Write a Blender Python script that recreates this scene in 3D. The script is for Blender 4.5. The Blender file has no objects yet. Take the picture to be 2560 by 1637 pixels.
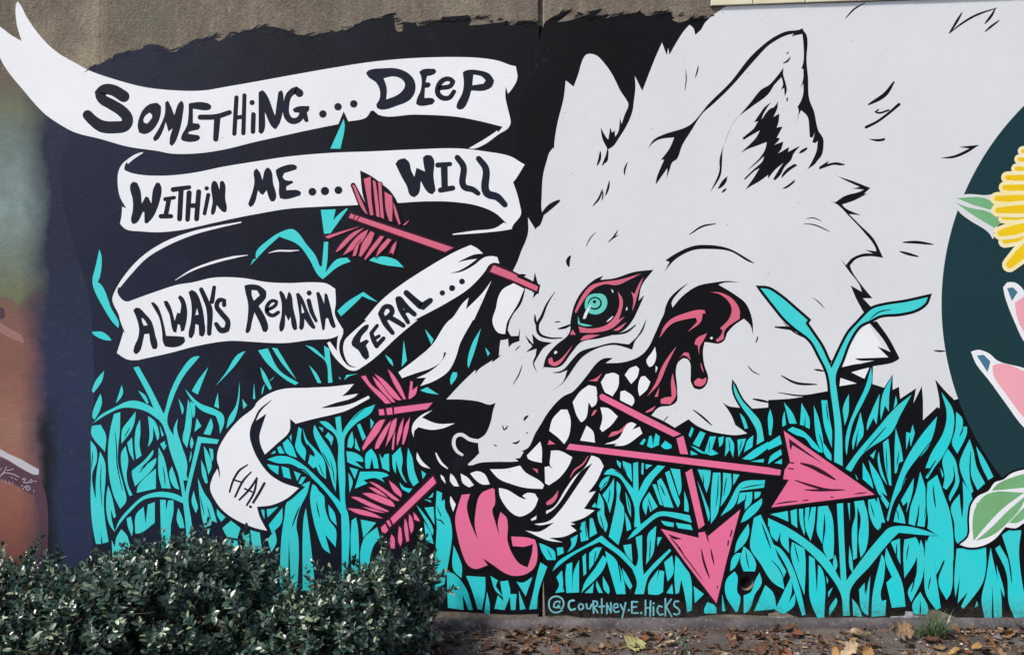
import bpy, math, random
import numpy as np
from mathutils import Vector, Matrix, noise
from mathutils.geometry import tessellate_polygon

# ------------------------------------------------------------------ camera, sky, sun, exposure
scene = bpy.context.scene
COL = scene.collection
R = math.radians
S = 0.002                      # metres of wall per traced unit
X0, Z0 = 1280.0, 1556.0        # traced unit that lies at world x = 0 / z = 0
CAM_D = 4.0
cam_data = bpy.data.cameras.new('camera')
cam = bpy.data.objects.new('camera', cam_data); COL.objects.link(cam)
cam_data.sensor_width = 36.0
cam_data.lens = 36.0 * CAM_D / (2560 * S)
cam_data.clip_end = 2000.0
cam.location = (0.0, -CAM_D, (Z0 - 818.5) * S)
cam.rotation_euler = (R(90), 0, 0)
scene.camera = cam

world = bpy.data.worlds.new('World'); scene.world = world
world.use_nodes = True
wn = world.node_tree.nodes; wl = world.node_tree.links
bg = wn['Background']
sky = wn.new('ShaderNodeTexSky'); sky.sky_type = 'NISHITA'; sky.sun_disc = False
SUN_EL, SUN_AZ = 50.0, 236.0   # azimuth clockwise from +Y (north); the wall faces -Y
sky.sun_elevation = R(SUN_EL); sky.sun_rotation = R(SUN_AZ)
sky.air_density = 1.0; sky.dust_density = 2.0; sky.ozone_density = 1.0
wl.new(sky.outputs[0], bg.inputs[0]); bg.inputs[1].default_value = 0.10
sun_data = bpy.data.lights.new('sun', 'SUN'); sun = bpy.data.objects.new('sun', sun_data); COL.objects.link(sun)
sun_data.energy = 3.0; sun_data.angle = R(6); sun_data.color = (1.0, 0.95, 0.88)
d = Vector((math.sin(R(SUN_AZ)) * math.cos(R(SUN_EL)), math.cos(R(SUN_AZ)) * math.cos(R(SUN_EL)), math.sin(R(SUN_EL))))
sun.rotation_euler = d.to_track_quat('Z', 'Y').to_euler()
sun.location = d * 30
vs = scene.view_settings
vs.view_transform = 'Standard'; vs.look = 'None'; vs.gamma = 1.0; vs.use_curve_mapping = False
vs.exposure = 0.68
random.seed(7)

# ------------------------------------------------------------------ materials
def lin(c):
    return tuple((v / 255 / 12.92 if v / 255 <= 0.04045 else ((v / 255 + 0.055) / 1.055) ** 2.4) for v in c)

class NT:
    """small node helper"""
    def __init__(self, name):
        self.m = bpy.data.materials.new(name); self.m.use_nodes = True
        self.n = self.m.node_tree.nodes; self.l = self.m.node_tree.links
        self.b = self.n['Principled BSDF']
    def new(self, t, **kw):
        o = self.n.new(t)
        for k, v in kw.items(): setattr(o, k, v)
        return o
    def put(self, sock, v):
        if isinstance(v, bpy.types.NodeSocket): self.l.new(v, sock)
        else: sock.default_value = v
    def coord(self, scale=(1, 1, 1), out='Object'):
        tc = self.new('ShaderNodeTexCoord'); mp = self.new('ShaderNodeMapping')
        self.l.new(tc.outputs[out], mp.inputs[0]); mp.inputs['Scale'].default_value = scale
        return mp.outputs[0]
    def noise(self, vec, scale, detail=4, rough=0.55):
        o = self.new('ShaderNodeTexNoise'); self.l.new(vec, o.inputs['Vector'])
        o.inputs['Scale'].default_value = scale; o.inputs['Detail'].default_value = detail
        o.inputs['Roughness'].default_value = rough
        return o.outputs[0]
    def rng(self, v, a, b, c=0.0, d=1.0):
        o = self.new('ShaderNodeMapRange'); self.put(o.inputs[0], v)
        for i, x in enumerate((a, b, c, d)): o.inputs[i + 1].default_value = x
        return o.outputs[0]
    def mix(self, f, a, b, mode='MIX'):
        o = self.new('ShaderNodeMix', data_type='RGBA', blend_type=mode)
        self.put(o.inputs[0], f)
        for s, v in ((o.inputs[6], a), (o.inputs[7], b)):
            if isinstance(v, tuple) and len(v) == 3: v = v + (1.0,)
            self.put(s, v)
        return o.outputs[2]
    def math(self, op, a, b=0.0):
        o = self.new('ShaderNodeMath', operation=op)
        self.put(o.inputs[0], a); self.put(o.inputs[1], b)
        return o.outputs[0]
    def ramp(self, f, stops):
        o = self.new('ShaderNodeValToRGB'); self.put(o.inputs[0], f)
        e = o.color_ramp.elements
        while len(e) < len(stops): e.new(0.5)
        for el, (p, c) in zip(e, stops): el.position = p; el.color = tuple(c) + (1.0,)
        return o.outputs[0]
    def bump(self, h, strength, dist=0.01):
        o = self.new('ShaderNodeBump'); self.l.new(h, o.inputs['Height'])
        o.inputs['Strength'].default_value = strength; o.inputs['Distance'].default_value = dist
        self.l.new(o.outputs[0], self.b.inputs['Normal'])
    def done(self, color, rough=0.6, spec=0.3):
        self.put(self.b.inputs['Base Color'], color if not isinstance(color, tuple) else color + (1.0,))
        self.put(self.b.inputs['Roughness'], rough)
        self.b.inputs['Specular IOR Level'].default_value = spec
        return self.m

def paint(name, rgb, other=None, spread=0.5, rough=0.62, spec=0.18, blot=1.6):
    """wall paint: a slightly uneven coat over rough concrete"""
    t = NT(name); v = t.coord()
    c = lin(rgb); o = lin(other) if other else tuple(x * 0.93 for x in c)
    big = t.noise(v, blot, 5, 0.6)
    f = t.rng(big, 0.5 - spread * 0.3, 0.5 + spread * 0.3)
    col = t.mix(f, c, o)
    return finish_paint(t, v, col, c, rough, spec)

def finish_paint(t, v, col, c, rough, spec):
    """roller streaks, pin holes, scuffs and the splash of dirt at the wall's foot"""
    grain = t.noise(v, 130, 3, 0.7)
    col = t.mix(t.rng(grain, 0.25, 0.75, 0.0, 0.08), col, tuple(x * 0.6 for x in c))
    roll = t.noise(t.coord((1, 1, 0.09)), 22, 4, 0.6)
    col = t.mix(t.rng(roll, 0.35, 0.7, 0.0, 0.035), col, tuple(x * 0.55 + 0.01 for x in c))
    pit = t.noise(v, 48, 2, 0.5)
    col = t.mix(t.rng(pit, 0.745, 0.775, 0.0, 0.75), col, lin((70, 64, 58)))
    scuff = t.math('MULTIPLY', t.rng(t.noise(v, 3.1, 4, 0.6), 0.60, 0.70), t.rng(t.noise(v, 75, 5, 0.8), 0.58, 0.66))
    col = t.mix(t.math('MULTIPLY', scuff, 0.35), col, lin((128, 122, 112)))
    tc = t.new('ShaderNodeTexCoord'); sep = t.new('ShaderNodeSeparateXYZ'); t.l.new(tc.outputs['Object'], sep.inputs[0])
    up = t.math('ADD', sep.outputs[2], t.math('MULTIPLY', t.math('SUBTRACT', t.noise(v, 6, 5, 0.7), 0.5), 0.22))
    dirt = t.math('MULTIPLY', t.rng(up, 0.13, 0.015), t.rng(t.noise(v, 45, 5, 0.8), 0.38, 0.62))
    col = t.mix(t.math('MULTIPLY', dirt, 0.75), col, lin((74, 66, 58)))
    h = t.math('ADD', t.math('MULTIPLY', t.noise(v, 60, 5, 0.7), 0.7), t.math('MULTIPLY', t.noise(v, 14, 3), 0.4))
    t.bump(h, 0.22, 0.005)
    return t.done(col, t.rng(t.noise(v, 9, 3), 0.3, 0.7, rough - 0.1, rough + 0.1), spec)

def sky_tinted_paint():
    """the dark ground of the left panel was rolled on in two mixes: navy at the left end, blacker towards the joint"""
    t = NT('sky_tinted_black_paint'); v = t.coord()
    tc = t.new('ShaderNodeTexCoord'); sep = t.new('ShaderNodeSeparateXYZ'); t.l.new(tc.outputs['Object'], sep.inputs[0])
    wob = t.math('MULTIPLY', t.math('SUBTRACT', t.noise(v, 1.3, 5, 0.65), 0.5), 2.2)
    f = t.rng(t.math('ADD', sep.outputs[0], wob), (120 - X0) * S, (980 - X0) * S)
    col = t.mix(f, lin((32, 38, 58)), lin((14, 15, 20)))  # sky reflection painted into the dark coat, fading towards the joint
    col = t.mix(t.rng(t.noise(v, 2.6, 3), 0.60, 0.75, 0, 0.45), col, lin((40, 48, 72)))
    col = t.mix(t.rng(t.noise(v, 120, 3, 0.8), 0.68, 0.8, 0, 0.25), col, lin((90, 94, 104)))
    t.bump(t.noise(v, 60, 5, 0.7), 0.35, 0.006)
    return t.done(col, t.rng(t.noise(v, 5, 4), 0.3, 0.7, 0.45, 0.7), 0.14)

MAT = {}
def setup_paints():
    M = MAT
    M['white'] = paint('white_paint', (239, 240, 243), (232, 233, 235))
    M['fur'] = paint('pale_grey_paint', (221, 223, 225), (217, 219, 221))
    M['navy'] = sky_tinted_paint()
    M['black'] = paint('black_paint', (12, 12, 15), (17, 17, 22), 0.7, spec=0.12)
    M['ink'] = paint('ink_black_paint', (13, 14, 18), (18, 19, 25), 0.7, spec=0.12)
    M['letter'] = paint('lettering_navy_paint', (24, 28, 38), (31, 36, 52), 0.7, spec=0.12)
    M['teal'] = paint('turquoise_paint', (76, 212, 210), (58, 210, 212), 0.6, blot=5)
    M['teal2'] = paint('deep_turquoise_paint', (32, 212, 219), (64, 206, 206), 0.6, blot=5)
    M['pink'] = paint('pink_paint', (236, 108, 152), (226, 116, 150), 0.6, blot=4)
    M['rose'] = paint('rose_red_paint', (222, 104, 130), (206, 106, 130), 0.6, blot=4)
    M['maroon'] = paint('maroon_line_paint', (62, 16, 40), (40, 14, 32), 0.8)
    M['petrol'] = paint('petrol_blue_paint', (24, 56, 58), (26, 56, 66), 0.7)
    M['yellow'] = paint('yellow_paint', (244, 206, 26), (236, 192, 20))
    M['cream'] = paint('pale_petal_paint', (240, 236, 204), (248, 226, 142), 0.6, blot=6)
    M['leafgreen'] = paint('leaf_green_paint', (112, 164, 104), (126, 186, 140), 0.6)
    M['salmon'] = paint('salmon_pink_paint', (248, 172, 180), (232, 164, 178), 0.6)
    M['slate'] = paint('slate_blue_paint', (72, 122, 146), (70, 116, 136))
    M['mint'] = paint('pale_mint_paint', (132, 205, 212), (110, 190, 200))
    M['iris'] = paint('sea_green_paint', (112, 214, 196), (98, 204, 188))
    M['dusk'] = paint('dusty_rose_paint', (162, 122, 114), (138, 100, 96))
    M['offwhite'] = paint('dirty_white_paint', (196, 192, 200), (168, 166, 176))
    M['plum'] = paint('plum_brown_paint', (92, 66, 80), (72, 50, 62))
setup_paints()

def make_concrete():
    t = NT('bare_concrete'); v = t.coord()
    vs_ = t.coord((1, 1, 0.25)); vl = t.coord((1, 0, 0.015))
    streak = t.noise(vs_, 2.6, 6, 0.7)
    base = t.ramp(streak, [(0.30, lin((82, 73, 65))), (0.46, lin((120, 109, 97))), (0.58, lin((143, 132, 116))), (0.74, lin((180, 168, 142)))])
    blot = t.noise(v, 4.0, 7, 0.7)
    base = t.mix(t.rng(blot, 0.47, 0.72, 0.0, 0.6), base, lin((84, 70, 66)))
    base = t.mix(t.rng(t.noise(v, 2.0, 4), 0.52, 0.68, 0.0, 0.5), base, lin((112, 116, 96)))
    line = t.noise(vl, 4.5, 6, 0.75)
    base = t.mix(t.rng(line, 0.60, 0.72, 0.0, 0.45), base, lin((186, 172, 140)))
    base = t.mix(t.rng(line, 0.40, 0.28, 0.0, 0.40), base, lin((64, 56, 52)))
    fine = t.noise(v, 38, 8, 0.8)
    base = t.mix(t.rng(fine, 0.54, 0.80, 0.0, 0.8), base, lin((190, 180, 158)))
    base = t.mix(t.rng(fine, 0.44, 0.30), base, lin((50, 43, 39)))
    h = t.math('ADD', t.noise(v, 70, 5, 0.75), t.math('MULTIPLY', t.noise(vs_, 10, 3), 0.5))
    t.bump(h, 0.9, 0.012)
    MAT['concrete'] = t.done(base, 0.9, 0.2)
    t = NT('footing_concrete'); v = t.coord()
    base = t.ramp(t.noise(v, 5, 6, 0.65), [(0.3, lin((52, 48, 47))), (0.5, lin((80, 75, 77))), (0.7, lin((106, 100, 100)))])
    base = t.mix(t.rng(t.noise(v, 60, 4, 0.8), 0.55, 0.8), base, lin((150, 142, 136)))
    t.bump(t.noise(v, 60, 5, 0.75), 0.7, 0.01)
    MAT['footing'] = t.done(base, 0.9, 0.2)
    t = NT('cream_glazed_block'); v = t.coord()
    base = t.mix(t.rng(t.noise(v, 6, 4), 0.35, 0.7), lin((226, 219, 190)), lin((206, 198, 166)))
    t.bump(t.noise(v, 30, 3), 0.2, 0.004)
    MAT['block'] = t.done(base, 0.45, 0.4)
    # faded older mural at the far left: sprayed colours that drift into each other
    t = NT('old_mural_spray_paint')
    tc = t.new('ShaderNodeTexCoord'); sep = t.new('ShaderNodeSeparateXYZ'); t.l.new(tc.outputs['Object'], sep.inputs[0])
    v = t.coord()
    wob = t.math('MULTIPLY', t.math('SUBTRACT', t.noise(v, 4, 5, 0.6), 0.5), 0.16)
    wob2 = t.math('MULTIPLY', t.math('SUBTRACT', t.noise(v, 5, 6, 0.65), 0.5), 0.42)
    py = t.math('ADD', sep.outputs[2], wob2)
    f = t.rng(py, (Z0 - 1450) * S, (Z0 - 190) * S)
    k = lambda p: (1450 - p) / 1260.0
    base = t.ramp(f, [(k(1430), lin((78, 48, 44))), (k(1330), lin((126, 78, 68))), (k(1200), lin((144, 92, 80))),
                      (k(1060), lin((150, 108, 92))), (k(930), lin((132, 88, 78))), (k(800), lin((128, 88, 80))),
                      (k(752), lin((110, 90, 78))), (k(735), lin((106, 112, 84))), (k(640), lin((112, 126, 116))),
                      (k(520), lin((128, 148, 144))), (k(380), lin((108, 124, 120))), (k(270), lin((104, 110, 88))), (k(200), lin((100, 92, 80)))])
    base = t.mix(t.rng(t.noise(v, 9, 6, 0.7), 0.45, 0.68, 0.0, 0.35), base, lin((94, 84, 76)))
    px = t.math('ADD', sep.outputs[0], wob)
    edge = t.rng(px, (48 - X0) * S, (120 - X0) * S)
    base = t.mix(edge, base, t.mix(t.rng(py, (Z0 - 900) * S, (Z0 - 620) * S), lin((38, 47, 74)), lin((33, 39, 59))))
    dark = t.math('MULTIPLY', t.rng(px, (90 - X0) * S, (112 - X0) * S), t.rng(px, (150 - X0) * S, (118 - X0) * S))
    base = t.mix(t.math('MULTIPLY', dark, t.rng(py, (Z0 - 980) * S, (Z0 - 1080) * S)), base, lin((24, 26, 34)))
    base = t.mix(t.rng(t.noise(v, 22, 4), 0.55, 0.85, 0, 0.12), base, lin((120, 120, 116)))
    t.bump(t.noise(v, 60, 5, 0.7), 0.35, 0.006)
    MAT['old_mural'] = t.done(base, 0.65, 0.18)
make_concrete()

# ------------------------------------------------------------------ object helpers
def add_obj(name, mesh, parent=None, **props):
    o = bpy.data.objects.new(name, mesh); COL.objects.link(o)
    if parent is not None: o.parent = parent
    for k, v in props.items(): o[k] = v
    return o
def mesh_from(name, verts, faces, mat, smooth=False):
    me = bpy.data.meshes.new(name); me.from_pydata(verts, [], faces); me.update()
    if mat is not None: me.materials.append(mat)
    if smooth: me.polygons.foreach_set('use_smooth', [True] * len(me.polygons))
    return me
def box_geo(x0, x1, y0, y1, z0, z1, base=0):
    v = [(x, y, z) for x in (x0, x1) for y in (y0, y1) for z in (z0, z1)]
    f = [(0, 1, 3, 2), (4, 6, 7, 5), (0, 4, 5, 1), (2, 3, 7, 6), (0, 2, 6, 4), (1, 5, 7, 3)]
    return v, [tuple(i + base for i in q) for q in f]

# ------------------------------------------------------------------ traced paint shapes
K1 = 640 / 2408.0; K2 = 640 / 2255.0
TILE = {str(r * 4 + c): (640.0 * c, 400.0 * r, K1 if r < 3 else K2) for r in range(4) for c in range(4)}
TILE.update(A=(200, 1000, K1), B=(640, 1000, K1), C=(1280, 1000, K1), D=(1920, 1000, K1), E=(320, 600, K1), G=(1000, 1050, K1),
            H=(1280, 600, K1), I=(320, 250, K1), J=(1800, 250, 400 / 2408.0), K=(2200, 250, 360 / 1232.0), M=(2200, 650, 360 / 739.0),
            N=(0, 700, 400 / 880.0), Q=(0, 1080, 160 / 1449.0), F=(0, 0, 2560 / 2408.0), Z=(0, 0, 1.0))

FRAME = ['Z']
def parse_points(tokens):
    """-> loops of (x, y, w) in traced units; '@t' switches the frame, '|' starts a hole"""
    loops = [[]]; fr = FRAME[0]; w = 0.0
    for tk in tokens:
        if tk[0] == '@': fr = tk[1:]; continue
        if tk == '|': loops.append([]); continue
        p = tk.split(','); ox, oy, k = TILE[fr]
        if len(p) > 2: w = float(p[2]) * k
        loops[-1].append((ox + float(p[0]) * k, oy + float(p[1]) * k, w, k))
    return loops

def curve(pts, closed, corner=48.0, step=7.0):
    """round the traced corners that are shallow, keep the sharp ones"""
    n = len(pts); P = [Vector((p[0], p[1])) for p in pts]; W = [p[2] for p in pts]
    if n < 3: return [(p[0], p[1], p[2]) for p in pts]
    tan = []
    for i in range(n):
        a, b, c = P[i - 1], P[i], P[(i + 1) % n]
        if not closed and i in (0, n - 1): tan.append(None); continue
        d1, d2 = b - a, c - b
        if d1.length < 1e-6 or d2.length < 1e-6 or math.degrees(d1.angle(d2)) > corner: tan.append(None)
        else: tan.append((d1.normalized() + d2.normalized()).normalized())
    out = []
    for i in range(n if closed else n - 1):
        j = (i + 1) % n; a, b = P[i], P[j]; L = (b - a).length
        if L < 1e-6: continue
        u = (b - a) / L
        h0 = a + (tan[i] if tan[i] is not None else u) * L / 3; h1 = b - (tan[j] if tan[j] is not None else u) * L / 3
        m = 1 if (tan[i] is None and tan[j] is None) else max(2, min(7, int(L / step)))
        for q in range(m):
            t = q / m; s = 1 - t
            p = a * s ** 3 + h0 * 3 * s * s * t + h1 * 3 * s * t * t + b * t ** 3
            out.append((p.x, p.y, W[i] * s + W[j] * t))
    if not closed: out.append((P[-1].x, P[-1].y, W[-1]))
    return out

def stroke_geo(pts, caps=True):
    """variable-width ribbon with round ends -> 2D verts, tris"""
    if len(pts) == 1:
        x, y, w = pts[0][:3]; n = 16
        v = [(x + math.cos(i * 2 * math.pi / n) * w / 2, y + math.sin(i * 2 * math.pi / n) * w / 2) for i in range(n)]
        return v, [tuple(range(n))]
    v = []; f = []; n = len(pts)
    for i, (x, y, w) in enumerate(pts):
        a = pts[max(i - 1, 0)]; b = pts[min(i + 1, n - 1)]
        d = Vector((b[0] - a[0], b[1] - a[1]))
        d = d.normalized() if d.length > 1e-9 else Vector((1, 0))
        nx, ny = -d.y, d.x; h = max(w / 2, 0.15)
        v += [(x + nx * h, y + ny * h), (x - nx * h, y - ny * h)]
    for i in range(n - 1): f.append((2 * i, 2 * i + 1, 2 * i + 3, 2 * i + 2))
    if caps:
        for end in (0, 1):
            i = 0 if end == 0 else n - 1
            x, y, w = pts[i]; h = max(w / 2, 0.15)
            p, q = v[2 * i], v[2 * i + 1]
            a0 = math.atan2(p[1] - y, p[0] - x)
            sgn = 1 if end == 0 else -1
            ids = [2 * i]
            for s in range(1, 6):
                a = a0 + sgn * math.pi * s / 6
                v.append((x + math.cos(a) * h, y + math.sin(a) * h)); ids.append(len(v) - 1)
            ids.append(2 * i + 1); f.append(tuple(ids))
    return v, f

def offset_loop(loop, dist):
    n = len(loop); ar = sum(loop[i][0] * loop[(i + 1) % n][1] - loop[(i + 1) % n][0] * loop[i][1] for i in range(n))
    sg = 1 if ar > 0 else -1; out = []
    for i in range(n):
        a, b, c = (Vector(loop[i - 1][:2]), Vector(loop[i][:2]), Vector(loop[(i + 1) % n][:2]))
        d1, d2 = (b - a), (c - b)
        if d1.length < 1e-6: d1 = d2
        if d2.length < 1e-6: d2 = d1
        d1.normalize(); d2.normalize()
        n1 = Vector((d1.y, -d1.x)) * sg; n2 = Vector((d2.y, -d2.x)) * sg
        m = n1 + n2
        if m.length < 0.3: m = n1 + (d1 if True else d2) * 1.0; m.normalize(); out.append((b.x + m.x * dist * 1.2, b.y + m.y * dist * 1.2, 0)); continue
        m.normalize(); q = dist / max(0.5, m.dot(n1))
        out.append((b.x + m.x * q, b.y + m.y * q, 0))
    return out

LAYERS = []; LAYER_STEP = 0.00008
def layer_for(pts):
    xs = [p[0] for p in pts]; ys = [p[1] for p in pts]
    bb = (min(xs), max(xs), min(ys), max(ys)); L = 0
    for (a, b, c, d_), l in LAYERS:
        if a < bb[1] and b > bb[0] and c < bb[3] and d_ > bb[2] and l > L: L = l
    LAYERS.append((bb, L + 1)); return L + 1

def wall_pt(x, y, depth): return ((x - X0) * S, -depth, (Z0 - y) * S)

class Buf:
    def __init__(self): self.v = []; self.f = []; self.m = []
    def add(self, v2, faces, mi):
        dep = 0.0006 + layer_for(v2) * LAYER_STEP; o = len(self.v)
        self.v += [wall_pt(x, y, dep) for x, y in v2]
        for f in faces:
            a, b, c = (v2[f[0]], v2[f[1]], v2[f[2]])
            ar = sum(v2[f[i]][0] * v2[f[(i + 1) % len(f)]][1] - v2[f[(i + 1) % len(f)]][0] * v2[f[i]][1] for i in range(len(f)))
            if ar > 0: f = tuple(reversed(f))       # traced y runs down: keep normals towards the viewer
            self.f.append(tuple(i + o for i in f)); self.m.append(mi)
    def loops(self, loops, mi):
        flat = [(p[0], p[1]) for l in loops for p in l]
        tri = tessellate_polygon([[Vector((p[0], p[1], 0)) for p in l] for l in loops])
        self.add(flat, [tuple(t) for t in tri], mi)
    def build(self, name, mats, parent, props):
        me = bpy.data.meshes.new(name); me.from_pydata(self.v, [], self.f); me.update()
        for m in mats: me.materials.append(m)
        me.polygons.foreach_set('material_index', self.m)
        return add_obj(name, me, parent, **props)

HOLE = (1866.0, 1457.0, 17.5)      # weep hole through wall and paint
def hole_loop(r=HOLE[2], n=20):
    return [(HOLE[0] + math.cos(2 * math.pi * i / n) * r, HOLE[1] + math.sin(2 * math.pi * i / n) * r, 0) for i in range(n)]

def shape_into(buf, line, mats, mi):
    tk = line.split(); kind = tk[0]; tk = tk[1:]; out = 0.0; tw = None; straight = False; pierce = False
    while tk and tk[0][0] not in '@|' and ',' not in tk[0]:
        if tk[0][0] == 'o': out = float(tk[0][1:])
        elif tk[0] == 'x': straight = True
        elif tk[0] == 'h': pierce = True
        else: tw = float(tk[0])
        tk = tk[1:]
    loops = parse_points(tk)
    if kind == 'P':
        ls = [[(p[0], p[1], 0) for p in l] if straight else curve(l, True) for l in loops]
        if out: buf.loops([offset_loop(ls[0], out)], mats.index('OUT'))
        if pierce: ls.append(hole_loop())
        buf.loops(ls, mi)
    else:
        pts = loops[0]
        if kind == 'T':
            k = pts[0][3]; n = len(pts)
            c = curve([(p[0], p[1], 0, k) for p in pts], False)
            m = len(c)
            c = [(x, y, max(0.5, tw * k * math.sin(math.pi * (0.08 + 0.84 * i / max(1, m - 1))) ** 0.8)) for i, (x, y, _) in enumerate(c)]
            if m == 2: a, b = c; c = [(a[0], a[1], .5), ((a[0] + b[0]) / 2, (a[1] + b[1]) / 2, tw * k), (b[0], b[1], .5)]
            buf.add(*stroke_geo(c, False), mi)
        else:
            if tw is not None: pts = [(p[0], p[1], tw * p[3], p[3]) for p in pts]
            c = curve(pts, False, 70.0, 4.0)
            if out: buf.add(*stroke_geo([(x, y, w + 2 * out) for x, y, w in c]), mats.index('OUT'))
            buf.add(*stroke_geo(c), mi)

PARTS = {}
def paint_block(text, wall):
    """'= name > parent | material | outline material | label' opens a mesh; '* ' makes each following shape its own mesh ('+' joins the previous)"""
    cur = None
    def flush():
        nonlocal cur
        if cur and cur['buf'].v:
            o = cur['buf'].build(cur['name'], [MAT[m] for m in cur['mats2']], cur['parent'], cur['props'])
            PARTS[cur['key']] = o
        if cur: cur['buf'] = Buf()
    for line in text.strip().splitlines():
        line = line.strip()
        if not line or line[0] == '#': continue
        if line[0] in '=*':
            flush()
            f = [q.strip() for q in line[1:].split('|')]
            nm, _, par = f[0].partition('>'); nm = nm.strip(); par = par.strip()
            name, _, key = nm.partition(':')
            mats = [f[1], 'OUT']; mats2 = [f[1], f[2] if len(f) > 2 and f[2] else 'ink']
            props = {}
            if len(f) > 3: props['label'] = f[3]
            cur = dict(name=name, key=key or name, parent=PARTS[par] if par else wall, mats=mats, mats2=mats2, props=props, star=line[0] == '*', buf=Buf())
            continue
        if line[0] == '@':
            fr, _, line = line.partition(' '); FRAME[0] = fr[1:]; line = line.strip()
            if not line: continue
        for part in line.split(';'):
            part = part.strip()
            if not part: continue
            if part[0] == '+': part = part[1:]
            elif cur['star']: flush()
            for sub in part.split('&'):
                sub = sub.strip()
                if sub[0] not in 'PVT': sub = 'P ' + sub
                shape_into(cur['buf'], sub, cur['mats'], 0)
    flush()
ART_BACK = """
= faded_mural_edge | old_mural | | brown and grey-green end of an older mural at the far left
@Z P x -900,-60 0,-60 0,200 30,196 120,250 200,330 236,420 236,1570 -900,1570
= mural_band > faded_mural_edge | offwhite
@Q 0,375 180,480 450,600 700,740 880,840 880,950 780,960 650,900 400,760 180,620 0,540
= mural_shadow > faded_mural_edge | plum
@Q 0,560 180,640 400,775 650,915 850,985 850,1390 700,1400 450,1250 200,1120 0,1080
= mural_strap > faded_mural_edge | dusk
@Z 0,806 30,824 55,840 60,858 30,846 0,830
= mural_corner > faded_mural_edge | plum
@Z 0,768 10,770 14,790 4,798 0,798
= mural_shade > faded_mural_edge | plum
@Z 68,1192 100,1196 116,1240 118,1420 110,1400 104,1330 96,1280 84,1235
= scribble > faded_mural_edge | offwhite
@Q V 16 0,1000 80,920 200,925 330,960 440,1015; V 14 60,960 100,880 150,780; V 14 160,860 230,850 310,825; V 20 510,1070 550,1035 585,1060 530,1135 640,1140; V 14 680,1090 720,1060 730,1110 690,1140 660,1100; V 12 760,1110 830,1105
V 12 480,1230 520,1195; V 14 520,1280 610,1200 640,1230; V 18 650,1220 690,1270 650,1310 600,1290 610,1240; V 12 770,1300 765,1350; V 10 250,1010 300,1040; V 10 330,1050 390,1080; V 10 40,1060 60,1120; V 10 120,1080 130,1150; V 10 210,1100 215,1180; V 8 280,1120 300,1160; V 10 20,860 40,800
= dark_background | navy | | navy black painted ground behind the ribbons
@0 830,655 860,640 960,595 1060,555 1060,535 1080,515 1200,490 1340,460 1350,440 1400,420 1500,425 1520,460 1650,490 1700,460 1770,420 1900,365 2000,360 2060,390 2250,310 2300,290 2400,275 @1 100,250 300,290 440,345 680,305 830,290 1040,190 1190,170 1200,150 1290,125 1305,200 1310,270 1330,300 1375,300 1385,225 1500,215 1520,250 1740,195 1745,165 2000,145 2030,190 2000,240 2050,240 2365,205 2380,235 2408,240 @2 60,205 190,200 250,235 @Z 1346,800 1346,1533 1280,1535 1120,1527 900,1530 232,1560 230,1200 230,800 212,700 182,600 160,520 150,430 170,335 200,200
= dark_background:bg2 | black | | black painted ground behind the wolf
@2 P h 300,230 350,180 480,120 580,80 520,140 420,212 540,195 740,130 700,118 850,82 820,120 760,160 930,140 860,180 1110,130 1220,120 1260,150 1390,130 1490,120 1510,160 1530,165 1500,190 1580,215 1700,165 1720,185 1880,160 2010,70 @Z 2560,-30 3460,-30 3460,1558 2560,1545 2450,1552 2400,1545 2330,1522 2270,1538 2170,1545 2060,1552 1990,1540 1950,1527 1920,1532 @14 2255,1190 1800,1180 1500,1215 1250,1220 700,1215 450,1180 292,1188
"""

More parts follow.
